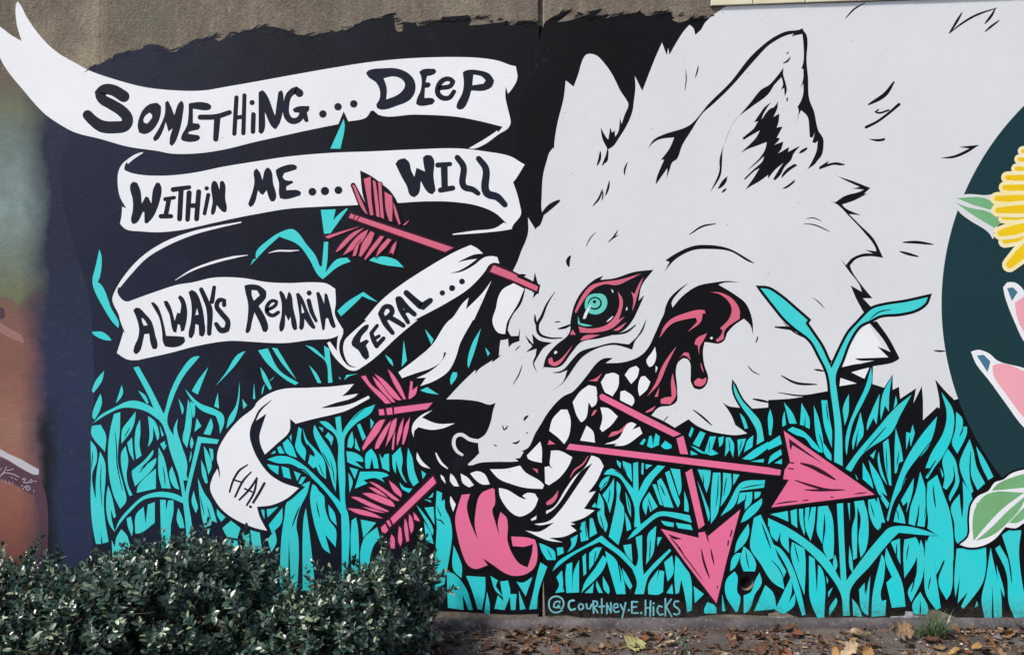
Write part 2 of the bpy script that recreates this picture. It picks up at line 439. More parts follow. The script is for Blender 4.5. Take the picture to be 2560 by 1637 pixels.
GRASS = """
= painted_grass | teal | | turquoise grass stems and blades with dark outlines
@8 1255,445 1305,435 1420,640 1540,880 1545,870 1600,680 1700,480 1820,345 1880,340 1720,540 1620,760 1575,960 1650,1120 1720,1330 1770,1505 1700,1505 1600,1230 1540,1000 1490,930 1400,720
* grass_blade > painted_grass | teal
@4 935,840 955,900 940,1100 920,1150 950,1170 1050,1400 @8 1120,30 1115,75 1060,20 @4 980,1400 880,1200 870,1130 900,1000
@8 865,110 960,110 1020,150 1050,190 1000,190 880,135; 980,475 960,570 880,685 865,660 900,570; 945,690 960,760 930,870 890,935 870,910 880,840; 1145,610 1160,680 1130,740 1090,780; 1300,660 1370,710 1400,780 1380,785
875,970 950,890 1080,820 1180,770 1260,755 1380,790 1490,870 1540,960 1500,940 1380,860 1250,825 1150,825 1000,890; 1960,440 1860,700 1805,665 1860,570; 1740,645 1870,775 2030,840 2100,890 2110,960 2070,1070 2060,980 2030,900 1900,850 1800,750; 1680,735 1730,840 1715,890
1770,740 1800,850 1800,1000 1760,1200 1720,1130 1740,1000; 1785,760 1835,790 1830,900 1815,920; 1850,920 1895,995 1830,1050; 1985,920 2005,990 1980,1080 1915,1070; 2050,680 2060,830 2015,810; 2255,580 2250,750 2200,940 2130,1020 2150,920 2220,800; 2280,740 2325,800 2290,835; 2390,590 2402,740 2380,740; 2310,290 2200,440 2030,615 2120,500 2240,320
@9 40,440 90,510 150,640 130,660 70,560; 20,285 110,265 220,470 400,590 370,610 280,560 100,400; 150,260 200,265 380,560 240,400; 465,235 540,260 650,360 640,240 690,270 720,585 680,590 655,390 560,310; 500,425 570,500 615,590 580,590; 82,600 60,700 52,720 60,640; 125,575 175,525 150,560; 830,565 850,515 960,505 870,530; 785,530 800,560 780,545
1390,190 1420,380 1370,440; 1215,325 1280,380 1290,435 1250,390; 1590,85 1670,180 1650,230 1610,140; 2115,80 2060,280 2000,450 1990,420 2030,230; 2155,255 2200,310 2180,340; 1850,490 1890,490 1890,530 1835,610 1825,560; 1545,660 1610,630 1720,700 1600,680
@5 610,470 750,465 700,690 640,695; 850,455 865,460 700,690 710,600 770,520; 0,930 0,870 120,750 230,680 340,650 380,670 480,800 560,900 600,1000 620,1000 640,770 680,770 665,1000 650,1060 770,930 860,920 890,955 780,1000 630,1120 590,1090 500,930 400,800 220,720 100,830 @E 1150,240 1180,180
@5 1065,945 1110,915 1310,935 1390,1010 1200,985; 1010,1240 1145,1335 1080,1315 1000,1280 920,1360 800,1470 765,1420 850,1340
@1 825,1120 835,1180 795,1400 700,1400
@A 115,240 195,230 245,330 235,485 105,310; 100,380 150,440 160,560 115,700 130,850 185,1050 200,1350 150,1350 115,1150 100,900 105,700; 190,480 235,580 240,750 225,950 240,1150 270,1330 215,1345 190,1200 150,900 155,700
320,130 380,110 375,300 360,450 360,600 410,800 435,950 380,1020 320,900 275,700 265,450 285,280; 525,105 515,200 480,290 390,410 400,270 460,190; 565,180 570,300 560,420 580,520 530,555 515,400 530,260; 490,350 500,480 510,570 470,500 445,400; 430,430 455,560 440,700 455,800 495,890 465,900 415,740 385,560 395,480
690,465 690,500 560,650 718,540 715,590 520,810 490,700 490,660 600,570; 715,640 715,830 535,870 545,810 600,740; 640,150 700,190 745,350 730,380 690,250 680,380 640,440 655,330; 740,440 790,540 830,720 855,830 770,825 740,700; 865,620 900,720 935,840 890,820 840,680
765,190 800,170 840,290 900,430 950,620 990,870 1030,690 1060,560 1110,340 1310,370 1290,410 1140,400 1100,560 1050,760 1020,920 1050,1150 1060,1790 990,1790 1000,1250 975,1000 935,740 870,490 800,290
330,1230 370,1130 480,1000 600,900 750,860 900,880 980,920 975,970 850,920 700,910 590,940 480,1040 400,1130; 265,800 300,900 340,1090 320,1110 290,1020 300,1120 330,1240 280,1170 250,1040 250,900; 530,1070 600,1000 618,1160 640,980 705,955 705,1150 560,1250 520,1250; 755,935 808,935 810,1040 830,940 880,940 880,1050 860,1150 830,1350 770,1400 760,1150
480,1090 500,1200 490,1280 450,1180 440,1110; 390,1210 450,1280 470,1790 370,1790 340,1300; 300,1310 340,1420 320,1790; 925,1010 960,1090 985,1200 940,1200 910,1120; 1070,850 1090,930 1110,1010 1090,1060 1050,950; 1110,730 1170,870 1230,960 1290,1150 1240,1130 1210,1270 1160,1150 1130,950; 1140,560 1180,650 1205,780 1180,780 1150,700; 1165,430 1210,500 1240,620 1210,700 1180,560; 1215,450 1250,460 1255,550 1240,580
880,280 920,170 915,280 960,430 1010,600 1000,720 950,560; 750,230 790,330 770,340; 1050,340 1070,400 1050,460 1035,420; 1045,470 1050,530 1025,590; 1290,1020 1370,1100 1330,1140 1290,1080; 1340,1200 1420,1130 1510,1200 1480,1300 1380,1280; 755,410 800,380 800,420 820,420 790,470; 1600,1215 1690,1232 1715,1430 1630,1430; 1765,1310 1830,1215 1850,1330 1800,1430; 1380,1300 1480,1320 1500,1450 1400,1450; 1530,1240 1590,1230 1600,1400 1540,1400
* grass_blade > painted_grass | teal2
@B 745,160 795,140 810,310 850,240 980,100 1120,40 1080,120 950,210 840,340 830,450 840,700 845,1000 870,1080 850,1790 810,1790 800,1050 790,900 770,600 770,400 740,320 650,250 595,200 660,200 760,290
105,555 200,525 300,530 420,590 560,710 700,860 820,1000 835,1070 800,1070 720,940 580,780 450,670 330,600 200,590; 550,230 620,350 700,470 750,600 750,860 720,780 670,600 600,460 540,300; 440,260 480,370 560,460 640,560 660,740 600,690 560,600 540,480 470,400; 400,250 430,270 425,390 470,470 460,570 400,500 370,440 385,340; 250,400 290,350 340,420 385,540 290,500; 195,440 230,430 270,500 220,500; 145,480 185,475 180,500 140,505; 310,340 335,310 335,390; 490,590 510,510 560,540 570,620 540,640; 590,250 630,260 630,300; 650,340 680,300 730,350 710,430 690,380
105,600 215,620 210,700 130,640; 240,620 310,640 330,740 260,720; 355,665 420,690 390,760; 400,780 430,720 470,720 430,790; 430,800 510,760 480,880 420,1000 380,1180 400,1300 390,1790 330,1790 310,1290 300,1790 220,1790 240,1290 270,1080 290,960 370,900; 470,1010 490,1150 510,1300 560,1790 440,1790 440,1250 450,1100; 530,790 560,800 590,850 640,900 650,1010 690,1130 750,1210 750,1380 650,1260 700,1440 640,1400 590,1290 540,1120 510,900; 680,980 740,1060 760,1180 700,1110; 15,1020 80,1030 80,1120 50,1110; 100,1020 210,1000 110,1100; 120,1170 250,1010 240,1150 150,1250
850,480 920,490 1000,540 1010,580 930,570 1010,640 900,600 860,580; 905,290 920,400 900,450 860,440 870,360; 935,350 980,480 930,450; 950,230 980,220 1035,350 1005,380; 1075,170 1110,210 1080,270; 880,630 960,650 930,740; 870,680 910,760 880,870; 980,670 1230,690 1250,710 1180,730 1210,770 1120,730 1010,750 1050,780 930,830; 1035,500 1085,455 1130,520 1155,640 1110,640 1090,540 1070,640 1030,640; 1160,500 1190,550 1210,510 1250,500 1255,670 1190,640; 1280,520 1360,440 1380,560 1370,660 1420,780 1390,750 1340,650 1320,560 1315,690 1290,640
1430,445 1470,540 1490,660 1530,770 1480,810 1440,730 1420,600; 1350,770 1400,820 1470,830 1440,870 1370,830; 1555,660 1600,690 1570,740; 900,1130 940,1100 960,1200 960,1790 910,1790 890,1300; 985,1120 1130,1150 1010,1290; 1010,1310 1140,1190 1165,1290 1100,1380 1050,1790 1000,1790; 1510,985 1560,1040 1670,1230 1660,1270 1600,1150; 1585,1010 1670,1000 1680,1170; 1580,1140 1640,1240 1670,1350 1600,1320
1700,850 1750,870 1745,950 1775,930 1780,1020 1820,1100 1845,1250 1830,1400 1760,1790 1680,1790 1690,1380 1700,1170 1690,1050; 1580,930 1640,940 1650,960; 1670,865 1660,910 1620,920
@13 1560,760 1610,700 1650,760 1640,790 1600,810; 1740,570 1790,680 1815,760 1810,860 1740,790; 1680,800 1740,820 1850,950 1910,1140 1870,1140 1820,1000 1830,1140 1690,1120; 1850,840 2020,850 2020,960 1990,1140 1950,1130 1900,960; 2035,980 2060,1100 2055,1190 2010,1160; 2065,840 2130,880 2110,930 2180,1030 2110,970; 2150,890 2220,880 2240,990 2190,1140 2100,1130 2130,1010 2180,1060
@14 40,890 90,900 180,850 120,1020; 60,970 120,1130 70,1140; -20,1000 40,1000 30,1140 -10,1140; 250,720 310,760 230,1000 220,1130 150,1135 190,970 220,830
* grass_blade > painted_grass | teal2
@C 860,700 890,660 940,640 1000,670 1060,740 1140,830 1140,590 1185,580 1190,860 1250,740 1330,650 1370,610 1440,620 1330,740 1260,860 1200,980 1210,1190 1150,1190 1150,1000 1080,830 1000,720 930,700
985,560 1025,590 1020,640 990,600; 1040,570 1120,600 1130,770 1080,700 1050,640; 1220,590 1240,590 1235,700 1215,690; 1255,600 1320,610 1260,650; 820,800 870,730 920,710 890,790 830,850; 960,730 955,900 920,1060 890,960 850,890 920,800; 985,760 1020,800 1010,930 1050,1000 1040,1200 1000,1360 910,1280 940,1150 970,1000; 1065,860 1110,960 1120,1100 1090,1030; 1060,1050 1110,1150 1120,1210 1080,1230; 820,870 860,950 870,1080 900,1180 880,1240 820,1150 800,1000; 750,1000 780,960 800,1000 770,1010; 650,1150 690,1130 720,1310 650,1330 640,1230; 730,1100 760,1110 800,1250 730,1290; 550,1300 620,1260 590,1370 520,1430 560,1350
@14 355,800 400,720 520,640 650,570 790,485 850,540 980,640 1085,760 1060,780 940,660 800,560 770,540 600,620 450,720
@C 255,1340 330,1370 400,1420 410,1500 330,1500 280,1420; 420,1385 480,1380 475,1440 430,1460; 1320,790 1355,790 1420,990 1390,980; 1365,760 1400,730 1440,800 1520,1010 1430,1000 1390,880; 1440,680 1480,660 1560,900 1580,960 1560,1010 1500,880; 1490,640 1580,650 1590,850 1570,900 1530,760; 1230,960 1290,860 1330,930 1370,1000 1300,1050 1280,970 1260,1080 1230,1010
1085,1310 1150,1220 1270,1120 1370,1050 1500,1050 1670,1080 1690,1150 1550,1110 1390,1090 1260,1180 1170,1260; 1400,1130 1520,1150 1520,1190 1430,1170; 1540,1150 1680,1170 1700,1220 1560,1200; 1620,850 1660,990 1660,1050 1620,1040; 1745,650 1870,650 1860,760 1830,870 1790,760; 1740,750 1810,920 1860,1080 1850,1140 1800,950; 1890,680 1960,680 1960,850 1930,1070 1870,1160 1870,900; 1985,680 2060,690 2060,830 1990,960 1960,1000 1980,860; 2080,690 2140,700 2080,800
1960,1090 2040,960 2120,810 2160,770 2380,750 2370,820 2140,850 2090,990; 2140,870 2260,860 2250,960 2190,1030 2190,930 2120,980; 2280,860 2340,860 2330,900 2280,930; 2150,1150 2200,1040 2350,920 2350,970 2200,1130; 1200,410 1240,360 1260,370 1230,420; 1290,340 1310,330 1330,400 1350,310 1390,340 1380,420 1310,450 1270,430; 1400,430 1440,380 1500,420 1500,450 1440,460; 1660,330 1690,250 1710,270 1680,350; 1700,410 1770,290 1820,310 1760,440; 1810,490 1860,340 1920,340 1880,460 1940,500 1870,520; 1940,350 1990,340 1980,410 1950,440; 2010,350 2050,350 2085,400 2080,540 2050,460 2000,530 2010,440
2120,370 2200,360 2180,420 2130,530; 2220,370 2270,330 2260,440 2180,490; 2165,550 2300,450 2408,390 2408,450 2300,530 2240,560; 2240,575 2370,550 2365,585; 1680,430 1720,440 1830,505 1790,500; 1680,470 1750,510 1680,515; 2140,120 2180,160 2220,260 2190,270
@10 2080,590 2160,750 2240,840 2330,950 2370,1130 2300,1170 2300,1050 2240,930 2150,800 2090,680
@14 410,590 450,590 455,640 400,660; 390,850 440,790 460,980 380,990 415,920; 480,740 530,720 530,980 545,800 590,700 590,985 480,990 470,840; 620,670 650,640 655,820 630,840; 680,640 740,590 790,590 740,700 680,790; 800,660 840,690 800,790 610,990 640,900 740,760; 700,930 720,900 710,990 640,990; 745,880 800,990 765,990 740,930; 820,620 900,680 960,790 990,900 1000,1000 920,1000 880,860 840,720; 970,770 1010,830 1060,930 1040,960 990,880; 800,840 860,970 850,1000 810,960
1090,500 1145,480 1150,750 1160,830 1260,720 1390,600 1400,620 1300,730 1200,850 1160,1000 1080,1000 1100,900 1060,780 1100,740; 1200,470 1270,400 1260,530 1240,650 1180,740 1190,600; 1280,500 1320,500 1280,580; 980,570 1050,560 1060,720 1000,640; 1200,920 1290,780 1275,880 1300,790 1340,800 1330,980 1290,1005 1200,1000; 1340,720 1410,660 1420,820 1370,890; 1360,990 1410,910 1420,1000; 1440,660 1500,720 1570,840 1585,1140 1545,1160 1520,1000 1490,870 1470,990 1440,1000 1430,850; 1600,930 1690,1000 1610,1080; 1690,1150 1720,1070 1800,1100 1800,1170 1700,1170
1890,870 1960,800 1985,840 1985,985 2010,1020 1990,1150 1970,1160 1880,1000; 1850,1000 1880,1150 1850,1150; 2040,580 2090,620 2150,740 2140,800 2040,800 2010,700; 1980,640 2020,640 1960,770 1920,800 1940,680; 2100,600 2110,450 2130,330 2190,300 2270,480 2350,700 2400,960 2300,900 2180,720; 2140,880 2180,810 2200,900 2140,1000 2080,1150 2040,1170 2040,1010 2100,985; 2230,920 2300,990 2330,1130 2130,1150 2170,1060; 1980,540 2080,380 2090,440 2060,540 1960,640
* grass_blade > painted_grass | teal2
@D 430,50 470,150 500,270 520,400 510,500 460,380 440,250; 500,0 555,0 580,180 610,350 600,450 530,250; 470,340 550,440 610,560 600,590 550,540; 180,280 230,250 330,290 440,400 510,490 450,480 340,350 270,330; 150,20 230,120 270,220 200,220; 155,100 170,230 135,250 135,170; 315,25 390,180 390,270 350,250 350,120 340,240 300,230; 0,400 110,330 130,410 0,470; 20,530 120,460 130,510 0,600; 60,590 130,550 130,600; 20,80 45,180 30,330 10,330 0,150; 760,-60 755,130 720,240 700,180 710,50
@11 970,440 975,580 900,760 800,960 760,1130 740,1270 725,1200 740,1050 820,830 910,640; 1350,700 1250,880 1150,1070 960,1200 870,1280 780,1425 725,1395 830,1250 1000,1050 1200,820; 1050,690 1035,850 1020,980 990,920 930,1040 930,980 980,840; 1165,530 1140,700 1135,860 1100,800 1060,940 1055,860 1080,690; 1200,710 1215,780 1180,830; 1440,680 1410,880 1380,1060 1340,1190 1335,1090 1360,980 1300,1220 1300,1050 1330,900
1630,675 1740,850 1740,1050 1660,1250 1560,1390 1480,1390 1530,1260 1650,1050 1680,880; 1480,1480 1580,1310 1620,1290 1500,1490; 1770,860 1830,930 1830,1000 1870,1000 1870,1060 1780,1255 1730,1160 1760,1030
@D 870,110 895,330 850,400 830,440 850,260 800,470 790,400 830,250; 1590,150 1560,300 1500,450 1330,640 1270,800 1180,960 1130,1140 1115,1120 1170,900 1230,720 1300,550 1440,330; 1895,365 1930,470 1960,620 2040,780 1970,845 1920,740 1895,650 1900,750 1930,850 1910,880 1850,770 1800,600 1830,500; 1955,430 2040,560 2120,720 2070,750 2000,600; 1690,455 1760,560 1790,700 1800,760 1710,950 1700,920 1760,760 1740,600 1740,740 1680,840 1645,820 1660,720 1640,560; 1615,630 1650,700 1640,730
1540,740 1590,700 1640,850 1710,1050 1740,1250 1745,1500 @15 1630,700 1605,1000 1570,1050 1500,900 1560,700 1480,830 1460,680 1400,540 1420,490 1500,490 1400,420 @D 1500,1190 1490,950 1500,770
@D 1830,760 1920,920 1880,1130 1870,1270 1790,1350 1770,1330 1750,1150 1720,1000 1800,880 1810,1000 1825,1100 1835,1000; 1430,670 1480,830 1490,1000 1470,1190 1400,1180 1420,1000 1380,1180 1320,1160 1340,1000 1390,850; 1370,730 1360,850 1300,1060 1310,950 1270,990 1250,940; 1230,970 1280,1090 1290,1160 1180,1140 1200,1050; 1080,400 1130,360 1145,500 1160,800 1140,800 1100,620; 1040,480 1060,600 1120,800 1060,700 1030,550; 1200,260 1250,440 1270,570 1230,590 1210,680 1190,690 1190,450; 890,585 970,740 990,830 890,740; 945,560 1050,720 1120,900 1060,860 1140,970 1120,1020 1040,880 980,720; 960,520 1015,465 990,550; 820,690 850,750 835,740
940,930 980,990 1050,1170 1040,1220 1010,1200 950,1060; 1030,900 1060,1000 1100,1150 1070,1150 1020,1010; 810,950 900,940 940,1100 920,1400 870,1480 850,1300 870,1100 840,1000 835,1480 800,1500 790,1200 820,1080; 470,1000 560,990 600,1080 620,1280 615,1480 570,1500 520,1400 540,1200 530,1050 510,1350 460,1240 465,1090; 350,1010 390,1005 375,1150 410,1005 450,1000 430,1200 400,1320 350,1200; 290,1020 330,1020 350,1180 340,1270 300,1150; 210,1040 270,1020 275,1200 220,1160; 20,1070 185,1040 190,1140 100,1100
@15 605,205 660,200 670,500 690,880 850,660 1000,480 1060,420 1170,400 1350,430 1500,485 1440,485 1150,460 1070,540 900,750 730,950 715,1050 720,1190 660,1190 640,1000 500,780 350,620 200,510 0,400 0,330 200,430 400,570 520,680 640,880
10,400 110,450 80,540 30,490; 110,450 180,500 185,640 110,540; 210,540 320,600 330,700 320,1010 260,850 200,650; 40,560 110,600 200,730 280,950 330,1180 300,1190 240,1000 160,760; 360,660 410,690 430,1000 440,740 480,790 495,1220 440,1220 370,1050 360,850; 80,660 160,800 110,920 60,830; 60,1140 200,850 210,960 180,1080 235,990 240,1050 230,1100 140,1175; 510,840 530,880 520,910; 570,940 530,1030 530,980; 600,1030 610,1060 540,1190 540,1120; 590,650 610,750 590,800 570,720; 715,570 740,690 750,820 720,770; 700,200 720,200 720,360; 880,170 940,160 1000,300 990,420 960,420
740,1040 790,1100 830,1200 750,1190; 900,840 880,1190 830,1150 800,960 850,900 850,1000; 1000,650 1020,680 1020,860 990,1000 1000,1060 1040,1050 1030,1190 910,1200 920,1000; 1040,590 1100,720 1180,900 1210,1110 1090,1120 1040,900 1090,850 1030,700; 1080,540 1160,510 1165,740 1120,640; 1200,520 1300,500 1330,560 1300,700 1200,860 1190,640; 1345,520 1370,600 1360,850 1260,1070 1230,980 1300,850 1315,650; 1385,520 1450,640 1480,850 1520,1120 1480,1140 1390,1000 1375,800; 1340,980 1410,1130 1400,1180 1350,1180 1340,1050 1330,1180 1280,1170 1270,1090
1660,600 1920,590 1920,760 1890,900 1780,1060 1720,1130 1700,1110 1760,980 1670,1080 1690,850 1650,1030 1640,900; 1960,590 2000,780 2050,980 2060,1200 1990,1215 1975,920 1970,1215 1910,1220 1880,1050 1920,850; 2010,740 2080,980 2080,1030 2030,900; 2060,480 2120,440 2230,440 2210,620 2230,850 2300,1200 2170,1210 2120,1080 2100,820 2000,600 2040,570 2130,740 2150,920 2130,720; 1840,1060 1850,1100 1820,1120
* crease_line > painted_grass | ink
@D T 10 545,30 555,110 565,200; T 10 480,320 505,400 520,500; T 12 1110,250 950,430 900,490; T 12 1560,350 1420,530 1300,700 1240,880; T 12 1840,240 1820,300 1800,340; T 12 1905,480 1900,680 1930,850; T 12 1580,560 1540,620 1500,700; T 14 1550,800 1560,900 1575,1010; T 12 1420,980 1410,1080 1400,1180; T 10 1310,960 1300,1010 1290,1060; T 10 1200,1020 1220,1060 1225,1130; T 9 1110,450 1115,580 1120,700; T 9 1050,560 1090,700 1140,830; T 10 1230,480 1220,550 1210,620; T 10 330,1040 340,1150 350,1250; T 10 960,960 980,1030 1000,1100; T 10 1480,850 1485,1000 1470,1100
@15 T 10 230,560 250,640 270,720; T 12 1290,850 1280,910 1260,980; T 12 1430,850 1420,900 1410,960; T 12 1130,560 1130,630 1130,700; T 10 1240,560 1225,630 1220,700; T 14 1550,700 1520,770 1490,830; T 16 1700,60 1712,190 1705,310; T 14 2100,620 2130,760 2145,900; T 12 880,840 870,930 860,1000; T 10 30,700 100,780 150,900
@C T 9 1050,620 1070,680 1090,740; T 9 960,660 990,670 1020,700; T 10 900,760 870,790 850,830; T 10 920,830 915,900 900,980; T 10 980,820 980,900 970,1000; T 9 1080,900 1095,960 1110,1040; T 12 1390,790 1415,840 1440,900; T 10 1500,700 1530,790 1560,880; T 10 1790,690 1800,750 1800,820; T 10 1940,700 1935,850 1920,1000; T 10 2020,720 2005,800 1990,900; T 10 2150,830 2260,805 2370,790; T 10 2200,880 2195,930 2180,980; T 10 1280,920 1300,980 1320,1040; T 8 1320,360 1325,390 1330,430; T 8 1860,380 1855,440 1850,500; T 9 2040,370 2045,430 2050,500; T 9 2160,380 2150,430 2140,480; T 10 830,1080 850,1160 870,1230; T 9 690,1150 695,1220 700,1290; T 9 330,1390 355,1440 380,1490
@14 T 10 740,620 730,680 720,740; T 12 930,720 950,810 960,900; T 10 1220,520 1215,610 1210,700; T 10 2060,620 2070,700 2090,780; T 14 2200,380 2240,490 2280,600; T 10 450,830 455,900 450,970
@A T 9 330,300 345,450 350,600 400,850; T 9 120,480 115,560 110,640; T 9 470,250 445,300 420,350; T 12 660,560 610,620 560,680; T 9 780,620 795,710 800,800; T 9 1130,900 1150,990 1170,1080; T 10 1200,1000 1215,1060 1230,1120; T 9 200,600 195,800 210,1000
@B T 9 700,560 725,670 740,780; T 10 620,480 660,550 700,640; T 9 480,400 520,460 560,520; T 9 590,600 615,660 640,720; T 12 570,950 580,1020 600,1100; T 14 410,1000 370,1100 340,1190; T 9 1020,80 960,130 900,190; T 12 370,640 440,650 520,720; T 10 1700,1000 1730,1060 1745,1100; T 14 1690,1120 1740,1130 1770,1170
"""


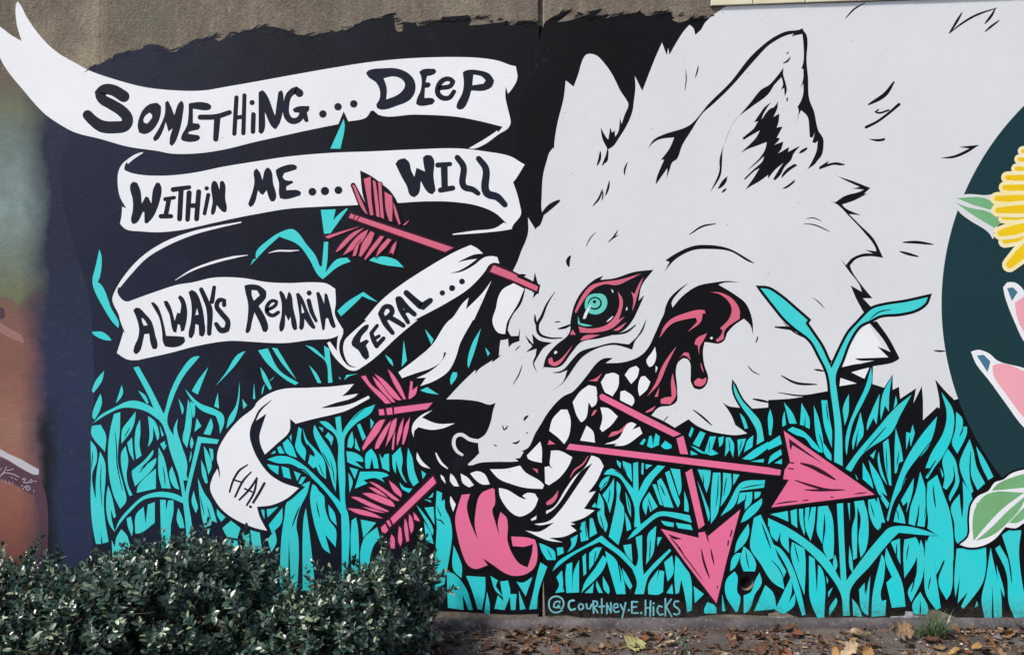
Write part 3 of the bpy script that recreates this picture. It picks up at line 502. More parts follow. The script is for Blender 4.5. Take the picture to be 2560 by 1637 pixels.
RIBBONS = """
= painted_ribbon:r1 | white | | long white ribbon lettered SOMETHING... DEEP
@0 -160,200 0,255 100,330 160,365 205,390 185,330 165,260 150,160 150,60 165,15 200,60 245,150 330,280 440,410 560,510 700,590 850,670 1100,755 1350,820 1600,850 1900,855 2150,815 @1 0,770 330,710 700,645 1050,590 1400,555 1800,540 2100,548 2280,575 2408,620 @2 35,625 50,740 0,840 @1 2370,885 2350,815 2345,900 2370,1030 2390,1110 2395,1160 2370,1210 2290,1260 2150,1360 2050,1400 2000,1397 2150,1310 2270,1230 2280,1245 2320,1195 2100,1140 1880,1100 1500,1080 1150,1082 1110,1045 1080,1045 1040,1105 870,1145 825,1050 775,1170 500,1225 250,1280 0,1335 @0 2100,1410 1850,1445 1600,1445 1500,1425 1200,1380 950,1310 700,1245 560,1170 430,1080 330,980 220,850 110,720 40,620 0,545 -80,400
* letter > r1 | letter
@0 V 1165,910,110 1060,850,105 985,845,100 940,880,100 960,930,95 1050,985,100 1150,1050,105 1200,1120,105 1180,1180,110 1080,1200,115 960,1190,115 880,1140,100 825,1085,95
1410,980 1480,970 1515,1000 1515,1060 1490,1150 1420,1240 1360,1265 1310,1250 1295,1190 1310,1110 1350,1030 | 1410,1062 1432,1085 1430,1110 1385,1165 1355,1155 1350,1125 1380,1080
1555,965 1580,950 1600,985 1640,1085 1680,975 1705,950 1725,970 1720,1080 1690,1230 1635,1360 1615,1375 1595,1355 1600,1290 1625,1210 1585,1240 1560,1150 1530,1240 1480,1320 1450,1330 1440,1300 1500,1200 1550,1080
1775,980 1800,970 1960,975 1990,1000 1980,1030 1950,1040 1815,1025 1815,1160 1870,1165 1885,1190 1870,1220 1780,1240 1770,1260 1870,1275 1885,1300 1860,1325 1730,1330 1705,1315 1705,1290 1760,1180 1775,1060
V 1885,1105,50 2030,1100,50 2160,1060,45 & V 2045,1110,60 2030,1310,50
V 2225,920,42 2205,1260,42 & V 2300,900,40 2290,1255,42 & V 2215,1110,40 2290,1100,40
V 2372,968,50 & V 2385,1080,45 2380,1240,45
@1 25,870 60,850 85,870 180,1090 210,870 240,850 255,880 225,1160 185,1220 150,1195 85,1060 75,1240 50,1265 25,1245 25,1050
V 410,880,75 370,845,65 310,900,60 285,1000,55 290,1090,60 340,1140,60 410,1120,55 440,1040,50 & 345,1030 390,1005 500,1000 500,1040 480,1060 495,1140 480,1155 455,1140 440,1100 410,1065 360,1060
V 630,1075,72; V 772,1007,72; V 920,980,72
1035,690 1060,665 1200,645 1330,648 1430,690 1490,760 1498,860 1450,940 1320,1000 1180,1035 1140,1020 1130,985 1160,940 1165,850 1130,780 1060,730 | 1200,740 1290,722 1360,740 1400,785 1395,830 1340,890 1225,938 1232,850 1220,790
1535,680 1570,655 1680,650 1697,675 1680,700 1610,720 1595,775 1635,780 1645,805 1625,825 1590,830 1585,925 1660,925 1685,950 1660,985 1540,998 1505,980 1515,930 1550,850 1555,730
V 1735,830,45 1830,810,45 1855,770,45 1815,745,45 1755,760,48 1710,830,50 1715,890,52 1760,925,50 1820,920,45 1862,865,42
1945,685 1975,665 2100,665 2200,700 2240,760 2220,820 2150,855 2025,855 2000,940 1950,1025 1910,1035 1885,1015 1890,980 1940,880 1955,780 | 2045,705 2120,720 2160,760 2140,790 2035,805
= painted_ribbon:r2 | white | | white ribbon lettered WITHIN ME... WILL
@0 1345,1432 1280,1450 1195,1505 @4 1150,40 1115,110 1110,250 1130,350 1190,455 1150,440 1145,520 1130,600 1180,650 1330,672 1500,680 1700,660 2000,595 2250,540 2408,510 @5 300,460 600,440 950,425 1340,405 1600,390 1850,395 2080,430 2250,500 2360,600 2330,590 2250,640 2050,665 1850,695 1850,705 2050,692 2300,668 2408,650 @6 0,635 85,510 75,430 45,310 10,210 20,200 120,45 60,10 @1 2408,1478 2150,1425 1900,1398 1500,1407 1100,1425 700,1440 300,1475 @4 2408,15 2100,65 1800,125 1500,150 1240,125 1170,95 1172,60 1192,20 1205,40 1250,0 @0 1300,1470 1345,1442
* letter > r2 | letter
@4 1225,240 1250,205 1290,215 1320,280 1335,410 1370,345 1395,350 1425,410 1440,280 1470,215 1500,215 1520,260 1500,400 1440,540 1385,600 1360,590 1358,490 1345,490 1290,590 1255,605 1235,580 1250,470 1250,380
V 1555,370,40 1640,355,35 & V 1590,370,45 1560,520,45 & V 1515,530,45 1610,530,42
V 1630,280,48 1780,258,40 & V 1705,270,50 1690,555,48
V 1780,310,50 1765,560,45 & V 1870,300,48 1850,555,48 & V 1780,430,45 1855,430,45
V 1945,268,42 & V 1960,330,40 1925,505,36
1990,225 2010,195 2035,205 2065,280 2070,205 2095,195 2115,220 2120,370 2135,470 2120,495 2090,485 2040,425 2015,510 1995,520 1985,500 2000,400
@I 1185,670 1210,645 1240,680 1265,755 1295,650 1320,635 1350,670 1365,780 1395,920 1375,955 1345,955 1325,920 1305,850 1270,895 1245,880 1225,850 1180,990 1150,1010 1130,980 1175,850 1190,770
1390,660 1430,635 1560,608 1590,625 1585,655 1470,690 1455,725 1480,755 1545,760 1555,780 1490,815 1490,850 1600,850 1630,870 1620,900 1480,935 1430,925 1420,880 1420,780 1395,700
V 1735,865,75; V 1853,858,80; V 1980,850,75
@5 1312,40 1340,0 1400,-15 1440,20 1460,100 1490,160 1510,75 1545,90 1590,110 1575,30 1570,-20 1600,-45 1650,-40 1675,0 1670,150 1690,290 1660,325 1620,310 1550,200 1530,320 1490,352 1450,335 1420,250 1370,160
V 1710,50,50 1825,40,42 & V 1770,60,65 1775,260,60 & V 1735,285,50 1850,265,50
V 1895,-20,55 1950,60,60 1955,250,62 2040,280,55 2090,315,45
V 2095,-10,55 2160,80,65 2170,310,75 2270,350,70 2340,420,55
= painted_ribbon:r3 | white | | white ribbon lettered ALWAYS REMAIN
@4 2270,580 2050,618 1800,675 1550,770 1340,905 1200,1050 1110,1180 1060,1290 1060,1330 1120,1460 @8 1130,0 1180,125 1165,105 1135,200 1100,310 1200,370 1300,375 @E 130,1120 400,1060 650,995 950,948 1150,955 1300,965 1480,968 1700,940 1975,900 2022,840 1945,690 1955,600 1950,460 1870,410 1750,398 1500,405 1300,395 1100,360 950,350 800,355 600,400 470,420 250,490 0,580 @4 1250,1325 1180,1330 1130,1290 1105,1240 1115,1195 1130,1200 1230,1080 1380,925 1570,810 1820,705 2060,640 2270,592
V 1650,1130,4 1800,1040,18 2000,965,24 2200,915,22 2330,895,5
@5 V 120,875,4 200,855,16 320,855,16 405,850,5
* letter > r3 | letter
@E 50,660 75,635 110,640 160,690 220,760 260,900 280,1000 265,1025 235,1025 215,980 200,880 155,885 140,960 110,1050 75,1075 50,1050 60,1000 95,920 105,830 80,730 | 130,730 150,745 185,800 150,805 135,770
215,590 240,583 280,620 310,690 340,800 360,900 480,905 530,910 540,950 510,985 420,1010 350,1000 330,960 320,850 290,720 250,650
335,575 370,570 400,620 435,740 440,760 465,680 490,690 500,600 470,540 490,518 520,540 555,640 555,740 530,850 500,862 490,800 470,790 455,870 430,865 415,830 390,700 350,620
570,490 600,468 640,490 690,600 720,760 720,890 700,910 670,895 665,800 635,790 625,880 600,925 575,915 570,880 590,780 600,650 590,560 | 650,640 665,700 635,705
V 690,465,42 745,590,50 765,640,60 765,880,42 & V 812,445,36 790,580,45
V 905,610,42 905,565,40 860,565,45 835,620,45 880,690,50 940,770,50 930,840,55 880,850,55 830,790,40
1095,430 1130,418 1240,430 1300,480 1300,540 1260,590 1230,620 1290,720 1320,830 1300,868 1270,860 1240,780 1190,680 1165,780 1145,860 1120,878 1105,860 1125,740 1130,600 1105,490 | 1165,470 1215,475 1240,520 1185,570 1165,520
V 1310,660,32 1390,610,34 1400,580,32 1360,570,34 1310,620,38 1310,680,40 1360,710,38 1415,680,35
1420,490 1440,475 1470,510 1490,560 1510,485 1530,500 1555,640 1590,800 1590,840 1565,850 1545,820 1530,720 1510,760 1480,700 1465,840 1440,865 1425,845 1445,700 1445,590
1580,505 1605,495 1640,540 1690,660 1765,820 1750,840 1720,820 1660,740 1650,830 1630,848 1610,830 1615,740 1600,620 | 1630,600 1660,680 1635,690
V 1705,498,48 & V 1700,570,42 1730,680,40 1770,760,30
1770,495 1795,485 1820,530 1845,600 1850,500 1875,510 1905,620 1925,710 1955,810 1940,830 1920,820 1880,730 1860,740 1850,840 1830,850 1820,800 1800,680 1785,580
= painted_ribbon:r4 | white | navy | folded white ribbon lettered FERAL...
@9 870,150 1040,0 @5 1020,1505 1150,1350 1300,1220 1600,1020 1900,850 2020,800 2080,830 2135,880 2050,890 1980,920 1895,965 2000,940 2080,930 2000,990 1900,1045 1820,1065 1920,1055 2050,990 2150,915 2230,905 2270,915 2290,975 2240,965 2190,990 2160,1040 2000,1210 1800,1340 1490,1505 @9 1520,0 1350,140 1100,370 1000,440 940,475 880,470 820,430 720,320 670,215 695,200 760,290 775,150 820,80 820,130 790,200 785,290 830,390 890,440 990,430 940,438 880,420 835,340 820,270 835,190
* letter > r4 | letter
@9 1030,45 1060,40 1060,70 990,160 980,210 1040,180 1065,200 1035,240 1060,300 1065,350 1035,375 1005,350 960,280 905,240 900,205 950,120
V 1086,125,40 1108,190,48 1135,245,44 & V 1086,122,38 1140,52,34 & V 1108,180,36 1158,150,32 & V 1135,242,42 1200,172,40
@5 V 1175,1445,55 1220,1540,55 1285,1625,42 & V 1180,1430,50 1215,1380,45 1265,1385,50 1280,1430,50 1225,1490,45 & V 1260,1480,50 1330,1520,50 1385,1555,45
V 1340,1310,60 1360,1400,50 1430,1525,40 & V 1350,1310,60 1420,1390,55 1490,1450,45 & V 1385,1430,36 1440,1410,36
V 1415,1250,55 1480,1310,60 1560,1380,70 1640,1320,50
V 1753,1250,52; V 1845,1205,58; V 1938,1143,55
= painted_ribbon:r5 | white | navy | torn white ribbon end beside the wolf's snout
@5 2215,1135 2130,1250 1975,1405 2000,1295 1950,1340 1830,1500 @9 1820,0 1650,240 1500,370 1340,490 1375,545 1500,500 1650,450 1750,380 1770,300 1790,310 1760,370 1640,480 1510,545 1600,540 1545,620 1680,570 1810,480 1880,350 1920,220 2040,0 @5 2050,1505 2130,1330
= painted_ribbon:r6 | white | navy | curled white ribbon end lettered HA!
@9 P o8 920,600 700,625 500,635 200,660 0,785 @A 1650,50 1500,180 1380,320 1300,470 1290,560 1312,640 1318,745 1295,640 1250,720 1225,830 1260,920 1350,1040 1500,1140 1650,1200 1760,1225 1690,1090 1665,1000 1800,985 1950,920 2060,825 1900,770 1780,690 1680,560 1620,430 1597,330 1610,240 1645,170 1660,190 1755,125 1715,240 1690,330 1700,420 1740,510 1850,410 1970,290 1978,175 2030,220 2200,175 @9 750,880 850,850 1070,735 1060,710 880,790 640,825 610,825 740,780 930,720 960,690 810,715 870,660
* letter > r6 | letter
@A V 1575,608,14 1500,660,22 1440,760,22 1408,860,18 & V 1610,675,14 1540,750,22 1460,905,20 & V 1440,745,16 1520,770,16
V 1665,730,18 1600,830,22 1500,935,18 & V 1665,730,18 1640,860,22 1570,985,18 & V 1550,830,16 1620,860,16
V 1735,780,24 1685,870,24 1630,960,22 & V 1605,1000,28
= fold_line > r6 | letter
@A V 1650,180,20 1690,100,22 1800,0,6
"""
WOLF = """
= painted_wolf:wolf | fur | | snarling pale grey wolf head pierced by pink arrows
@2 2010,68 1960,100 1870,165 1810,225 1780,280 1722,335 1706,270 1668,238 1620,290 1560,380 1480,520 1468,455 1455,525 1410,405 1350,540 1225,860 1155,718 1160,830 1145,960 1135,1040 1090,1160 1000,1310 950,1380 900,1410 890,1390 850,1310 832,1200 890,1300 905,1315 925,1200 940,1250 965,1230 970,1290 1000,1240 1015,1110 1030,1170 1060,1080 1095,985 1080,950 1020,860 940,700 860,590 800,530 740,510 695,520 655,590 630,680 580,820 505,760 485,930 430,1150 400,1330 395,1410 390,1390 350,1440 330,1505 @6 295,130 280,330 283,490 300,520 260,620 230,640 225,660 150,540 152,680 130,760 90,850 50,960 10,1040 130,1190 @H 120,460 70,600 0,720 -30,780 @9 2385,20 2370,100 2408,160 2360,180 2300,190 2290,260 2285,340 2315,320 2290,345 2220,400 2225,375 2080,480 2065,510 2065,465 1925,600 1790,745 1930,745 2100,765 2200,795 2255,775 2230,850 2210,950 2150,1080 2095,1115 2090,1160 2100,1250 2060,1290 1990,1355 2010,1365 2100,1340 2250,1330 2408,1330 @10 60,1325 30,1300 75,1295 110,1240 90,1230 150,1200 220,1060 270,980 330,880 430,760 500,705 560,680 640,600 720,500 800,400 860,360 950,355 880,405 1050,395 1200,340 1280,260 1330,160 1400,0 @H 1430,690 1440,640 1480,550 1560,470 1660,400 1560,500 1500,590 1510,635 1600,530 1750,430 1900,400 2030,385 2140,400 2000,400 1940,420 2090,510 2200,600 2260,760 2265,890 2240,800 2180,740 2090,800 2020,880 2000,940 1940,975 1870,965 1810,960 1795,1050 1810,1180 1845,1300 1820,1370 1765,1405 1710,1390 1680,1330 1680,1250 1675,1160 1650,1120 1610,1110 1560,1150 1540,1240 1550,1350 @10 1555,700 1550,760 1500,800 1380,820 1310,895 1430,950 1530,1010 1660,930 1720,980 1850,1040 2000,1070 2100,1080 2210,1065 2120,1000 2050,955 2100,985 2060,890 1980,770 2030,805 2120,820 2250,830 2408,820 @11 0,750 100,745 230,735 350,715 480,690 560,665 600,480 690,440 950,400 1230,365 1180,395 985,430 980,600 1090,635 1170,510 1170,655 1230,625 1240,740 1390,640 1365,780 1445,620 1455,760 1455,940 1590,815 1610,830 1610,760 1570,555 1650,650 1750,750 1900,700 @Z 2500,700 2700,330 3460,330 3460,-20 2560,-2 2290,2 2106,8 1920,12
= eye > wolf | ink
@H 1330,280 1220,430 1190,570 1245,515 1200,620 1130,760 1050,850 950,890 820,925 650,960 560,1060 450,1190 300,1195 290,1220 320,1100 400,1000 540,870 550,760 590,600 660,480 780,370 860,335 830,375 960,360 1150,300
* eye_rim > wolf | rose
@H 1215,315 1100,375 980,425 880,415 780,450 700,530 600,690 590,670 650,540 740,430 850,395 1000,375; 1235,350 1190,480 1150,620 1130,670 1140,550 1120,485 1150,510 1200,400; 995,485 1040,560 1020,700 1000,750 1060,720 940,830 780,870 640,870 625,810 700,830 830,820 900,790 980,700 1010,600; 640,945 670,905 830,890 720,930; 950,850 1080,770 1000,850; 570,840 600,890 545,890; 340,1120 375,1100 390,1150 440,1130 570,990 500,1100 440,1170 390,1185 345,1160
= iris > wolf | iris
@H 795,503 850,508 885,540 896,590 880,645 840,685 780,700 725,685 690,650 684,600 700,545 745,510
620,715 640,780 760,805 680,810 620,790
= pupil > wolf | ink
@H V 715,600,8 735,560,12 775,540,14 820,556,14 838,598,16 815,635,18 770,648,16 730,632,10; V 775,580,32
* eye_glint > wolf | white
@H 750,600 690,740 665,740 690,670; 405,1040 430,1050 405,1075 395,1060; T 12 935,465 945,480 948,497; T 14 950,715 920,745 890,770; T 12 1080,630 1078,650 1075,665
* wound_streak > wolf | rose
@H 1860,490 1960,495 2080,560 2140,660 2140,740 2000,850 1990,930 1930,960 1915,940 1960,900 1980,850 1955,830 2040,740 2065,640 2020,560 1940,505; 1385,920 1430,810 1500,740 1620,690 1760,655 1810,660 1820,690 1790,690 1780,760 1650,865 1740,770 1730,730 1660,740 1500,790; 1835,875 1790,960 1765,1000 1760,1085 1745,990 1715,980 1730,930; 1545,1000 1460,1170 1380,1350 1270,1470 1350,1340 1410,1190 1480,1080; 1570,1115 1620,1055 1660,1060 1680,1130 1640,1090 1600,1085; 1510,1250 1530,1350 1545,1440 1530,1490 @10 1490,790 1400,785 1395,745 1440,725 1500,720 @H 1500,1450 1495,1330; 1710,1330 1750,1295 1790,1310 1825,1290 1825,1330 1790,1370 1750,1375 1715,1360; T 12 1775,1155 1785,1200 1800,1240
@10 1340,720 1385,630 1370,720; 1255,860 1350,805 1320,850 1260,870; 905,1100 940,1050 1000,1040 1090,960 1040,1040 960,1085; 745,900 770,850 800,840 770,890; 720,570 780,550 845,500 800,575; 335,1170 350,1125 410,1165; 190,1390 240,1400 245,1440
@G T 16 1770,335 1720,410 1640,470 1600,540; 1375,770 1440,720 1490,655 1470,740 1420,790 1380,795
* wound_glint > wolf | white
@H V 1875,922,24; 1350,1180 1370,1200 1350,1250
* tooth > wolf | white
@10 1345,250 1355,350 1320,430 1290,440 1265,400 1265,370 1310,310; 1060,515 1110,450 1170,430 1195,460 1180,530 1120,600; 835,585 880,510 960,495 1005,520 1000,620 945,715 885,690; 1215,530 1250,525 1300,580 1270,650 1200,715 1185,660 1195,570; 570,770 640,670 720,610 790,625 800,690 790,790 750,820 720,770 690,930 650,960 610,900; 1020,670 1060,660 1140,720 1150,770 1125,810 1015,760; 830,820 900,825 995,905 930,990 850,1050 825,1020 850,920; 350,1040 380,930 460,840 520,840 550,930 530,1100 490,1165 440,1110; 640,1130 700,990 760,1040 780,1150; 140,1270 265,1140 280,1200 280,1340 190,1320 150,1300
@G 1420,285 1500,285 1620,345 1590,420 1500,540 1400,610 1365,590 1360,440 1400,430 1440,460 1410,420 1415,340; 845,460 1000,455 1130,425 1170,480 1330,580 1355,610 1340,645 1180,635 1050,600 930,550; 660,500 720,478 790,500 845,600 780,605 700,550; 570,500 640,540 695,610 650,630 590,590; 475,500 510,530 555,620 510,620 470,570; 380,510 410,530 430,595 390,550; 930,635 1000,650 1170,740 1190,740 1150,710 1200,680 1270,690 1300,740 1260,830 1180,890 1120,905 1050,870 980,790 935,700; 475,710 525,790 500,860 470,760; 1230,930 1285,895 1280,930 1240,945
= jaw > wolf | white | ink
@G P o8 1800,330 1870,355 1915,430 1850,570 1770,680 1840,665 1730,830 1830,845 1740,910 1600,960 1650,975 1600,985 1660,1035 1550,1090 1400,1105 1530,1145 1400,1130 1180,1035 1310,1045 1450,960 1310,985 1265,975 1400,945 1500,850 1650,640 1810,400 1700,480 1620,590 1450,830 1375,880 1375,850 1440,820 1560,640 1640,530 1740,440
@10 870,1165 1000,1110 1090,970 1130,960 1170,980 1130,1030 1200,1000 1225,1065 1060,1175 960,1180 990,1160
= tongue > wolf | pink | ink
@G P o7 580,700 660,690 630,800 650,920 700,1050 735,1120 705,1000 710,870 760,690 870,635 890,650 890,800 870,830 895,950 935,1090 920,960 945,860 1000,910 1015,1000 1010,1120 1060,1260 1130,1350 1200,1380 1240,1250 1250,1160 1180,1185 1060,1180 1045,1090 1200,1100 1270,1120 1290,1200 1270,1370 1190,1440 1070,1460 980,1430 880,1360 780,1295 825,1360 700,1395 640,1360 590,1260 540,1080 520,920 550,790
* nose_glint > wolf | white
@9 1660,845 1560,915 1700,970 1870,970 1760,1015 1640,1030 1530,1005 1490,1040 1485,1100 1465,1040 1480,970 1560,890; 1515,1240 1560,1320 1640,1395 1560,1370 1510,1300; T 24 1690,1245 1740,1340 1805,1395
= nostril > wolf | fur
@9 V 1940,1265,24 1890,1230,30 1860,1160,34 1880,1090,34 1930,1075,34 2010,1120,34 2110,1140,36
= brow_patch > wolf | white
@Z 1284,708 1311,722 1300,750 1280,785 1268,805 1263,835 1246,832 1235,818 1231,800 1240,770 1245,745 1256,724
* ruff_patch > wolf | white
@11 940,30 1125,345 700,440 740,300 830,140; 950,445 905,550 770,490; 680,540 860,590 670,620
= ear_line > wolf | ink
@2 1275,1400 1340,1310 1420,1270 1670,1180 1800,1040 1830,1000 2050,780 2250,530 @3 0,390 60,350 170,300 290,285 325,270 330,290 360,330 370,400 360,560 375,740 385,930 430,1050 475,1240 515,1300 520,1380 500,1470 470,1505 @7 440,40 370,90 420,0 @3 455,1420 465,1330 440,1350 415,1340 440,1250 415,1300 390,1290 385,1200 370,1100 310,1040 290,1080 265,1165 285,1030 275,1010 310,950 330,880 330,790 305,830 330,740 330,650 310,655 330,590 330,400 320,325 220,345 240,320 150,345 50,400 0,435 @2 2280,570 2050,830 1860,1010 1800,1060 1680,1240 1600,1370 1545,1505 @6 1510,20 1480,100 1450,180 1460,110 1460,80 1350,235 1360,170 1430,0 @2 1400,1505 1480,1400 1525,1295 1400,1310 1350,1330
@3 145,640 100,700 0,810 @2 2350,840 2240,970 2130,1100 2080,1160 2010,1320 1950,1505 @6 1950,100 1860,310 1960,150 1975,0 @2 1980,1420 2030,1260 2100,1130 2250,1010 2408,890 @3 60,800 125,730 140,800 120,850 150,830 155,910 175,860 160,770 140,700
= ear_hollow > wolf | ink
@J 765,40 670,110 590,220 510,340 570,325 500,440 390,530 320,595 345,560 350,610 400,575 600,460 540,570 310,800 420,740 560,690 700,635 680,740 600,870 400,1065 530,970 660,850 640,920 500,1050 355,1190 380,1200 520,1070 590,1030 520,1150 380,1350 460,1300 600,1220 720,1130 720,1185 830,1050 950,950 890,1040 800,1190 820,1215 900,1140 970,1010 1070,900 1100,820 1205,690 1020,785 1040,710 870,810 920,740 950,630 810,680 890,600 890,575 850,575 940,405 850,420 880,330 890,210 800,260 860,130 870,30 800,120 760,130 620,300 640,240 700,130
* hair_stroke > wolf | ink
@J 1115,965 1165,985 1050,1060 920,1180 930,1130 1000,1040; 1120,1200 1120,1240 1000,1330 930,1340 1050,1260; 1310,715 1310,745 1220,805 1180,800 1230,750; 1635,915 1610,965 1740,940 1880,970 1860,985 1700,980 1600,1010 1490,1050 1490,1010; 110,1150 90,1240 0,1330 -40,1340 40,1210; 100,1330 80,1370 20,1405 50,1350
@6 T 18 1085,25 1060,90 1058,145; T 22 915,200 905,260 880,335; T 20 850,275 820,360 760,435; T 14 845,280 855,330 845,385; T 50 450,380 360,440 270,530; T 26 830,-80 825,-10 800,55; T 24 900,-40 890,0 875,30; T 10 790,680 740,730 695,815; T 16 995,660 960,720 905,775; T 12 1000,705 960,730 930,745; T 38 550,900 525,950 535,1005; T 18 1665,705 1790,625 1920,600
1435,1050 1480,960 1440,945 1540,880 1700,810 1850,800 2030,830 2200,920 2285,975 2230,960 2050,860 1850,838 1700,850 1530,940
@2 T 10 1632,655 1638,740 1625,858; T 14 1752,620 1740,680 1722,735; T 26 900,1400 895,1460 850,1560
@3 T 16 915,30 810,90 725,180; T 24 1825,120 1740,260 1700,320 & T 20 1700,320 1800,240 1950,150 2150,80 & T 24 2135,85 2100,150 2035,230; T 20 2175,195 2100,250 2035,305; T 40 1185,770 1100,890 940,990; V 1230,985,28 1130,1070,24 1020,1150,24 920,1200,26 & V 1130,1040,18 1050,1065,18 1005,1060,16 1035,1035,14; 940,1310 1040,1310 1100,1300 1095,1325 1030,1335; 1790,1385 1985,1365 1870,1440 1740,1490 1615,1490 1760,1460 1890,1400; T 12 190,490 182,505 175,515; T 18 210,540 180,580 140,600; T 14 182,920 178,940 175,960
@7 T 28 1265,775 1400,775 1550,795; T 26 1235,860 1320,885 1415,910; T 10 355,555 420,545 500,575; T 12 330,600 430,610 580,675; T 10 420,1295 480,1340 530,1395
@11 T 34 60,65 250,90 420,200; T 20 430,465 480,470 530,480; T 24 120,520 260,590 460,605; T 16 90,680 330,710 560,670; T 18 1555,285 1610,292 1665,290
@10 T 20 1700,840 1780,900 1880,990; T 10 1470,900 1450,920 1425,955; T 14 2310,150 2305,180 2290,215; T 12 2215,425 2260,480 2330,515; T 24 2260,740 2340,755 2430,775; T 12 95,420 70,500 10,605; T 24 155,895 125,920 112,945; T 20 75,1130 40,1155 5,1155; T 12 150,1055 140,1060 130,1058
@9 T 14 2320,985 2328,1020 2335,1035 & T 14 2330,1035 2350,1020 2370,990; T 12 2235,1165 2250,1178 2268,1180
@H V 405,485,4 330,600,18 280,720,28 240,800,30 255,880,28 350,920,18 470,920,10; T 24 215,700 220,760 250,840; T 26 430,835 500,820 560,790; T 12 400,775 430,768 455,768; 190,880 250,940 375,965 300,1010 240,1100 205,1160 240,1255 195,1150 220,1090 230,1020 130,1055 190,1000 120,890 160,970 200,980; -40,905 60,900 75,820 70,950 0,975 -30,1010; T 10 80,995 50,1015 30,1040
355,1430 480,1330 520,1220 440,1250 375,1245 470,1225 560,1130 640,1050 800,1000 950,965 1050,975 1100,980 1180,900 1265,740 1230,850 1150,960 1130,1030 1040,1000 960,985 820,1010 660,1100 580,1200 540,1260 480,1340; T 20 1165,795 1080,860 950,890; T 26 120,460 70,600 0,700; V 0,700,10 -30,760,16 -42,800,20 -55,880,18
= ruff_line > wolf | ink
@7 650,155 780,195 960,265 900,320 930,320 800,385 695,420 720,450 870,520 760,510 860,610 990,740 1080,920 950,905 830,930 770,990 780,1030 880,1180 980,1300 890,1300 980,1395 905,1445 830,1310 775,1180 880,1240 860,1180 740,1020 680,925 730,990 780,930 900,880 985,880 910,845 1015,860 1010,830 900,680 760,530 650,420 580,385 630,400 720,340 860,300 900,280 790,270 860,255 740,200
@11 950,25 1020,10 1140,180 1235,360 1180,395 980,435 780,490 900,550 850,600 670,540 690,450 1000,380 830,370 820,360 1130,350 1025,245 1150,300 1080,180
= painted_sprout | teal | ink | tall turquoise sprout with two curling leaves over the wolf's cheek
@7 P o7 @6 2335,1205 @7 0,1215 120,1290 250,1400 370,1505 @11 350,30 420,130 500,250 560,380 595,450 610,420 690,250 760,120 850,20 @7 900,1470 980,1400 1080,1370 1300,1335 1500,1290 1480,1340 1400,1400 1250,1440 1050,1460 960,1505 @11 860,50 760,200 690,380 635,520 650,700 690,1000 700,1370 620,1330 625,1000 590,700 560,500 480,330 400,190 250,70 150,-20 @7 80,1400
* leaf_crease > painted_sprout | ink
@11 T 12 140,20 240,110 400,190
@7 T 12 1160,1405 1040,1430 950,1500
= painted_blade | teal | ink | slim turquoise blade over the wolf's throat
@10 P o5 2080,590 2160,750 2240,840 2330,950 2370,1130 2300,1170 2300,1050 2240,930 2150,800 2090,680
"""

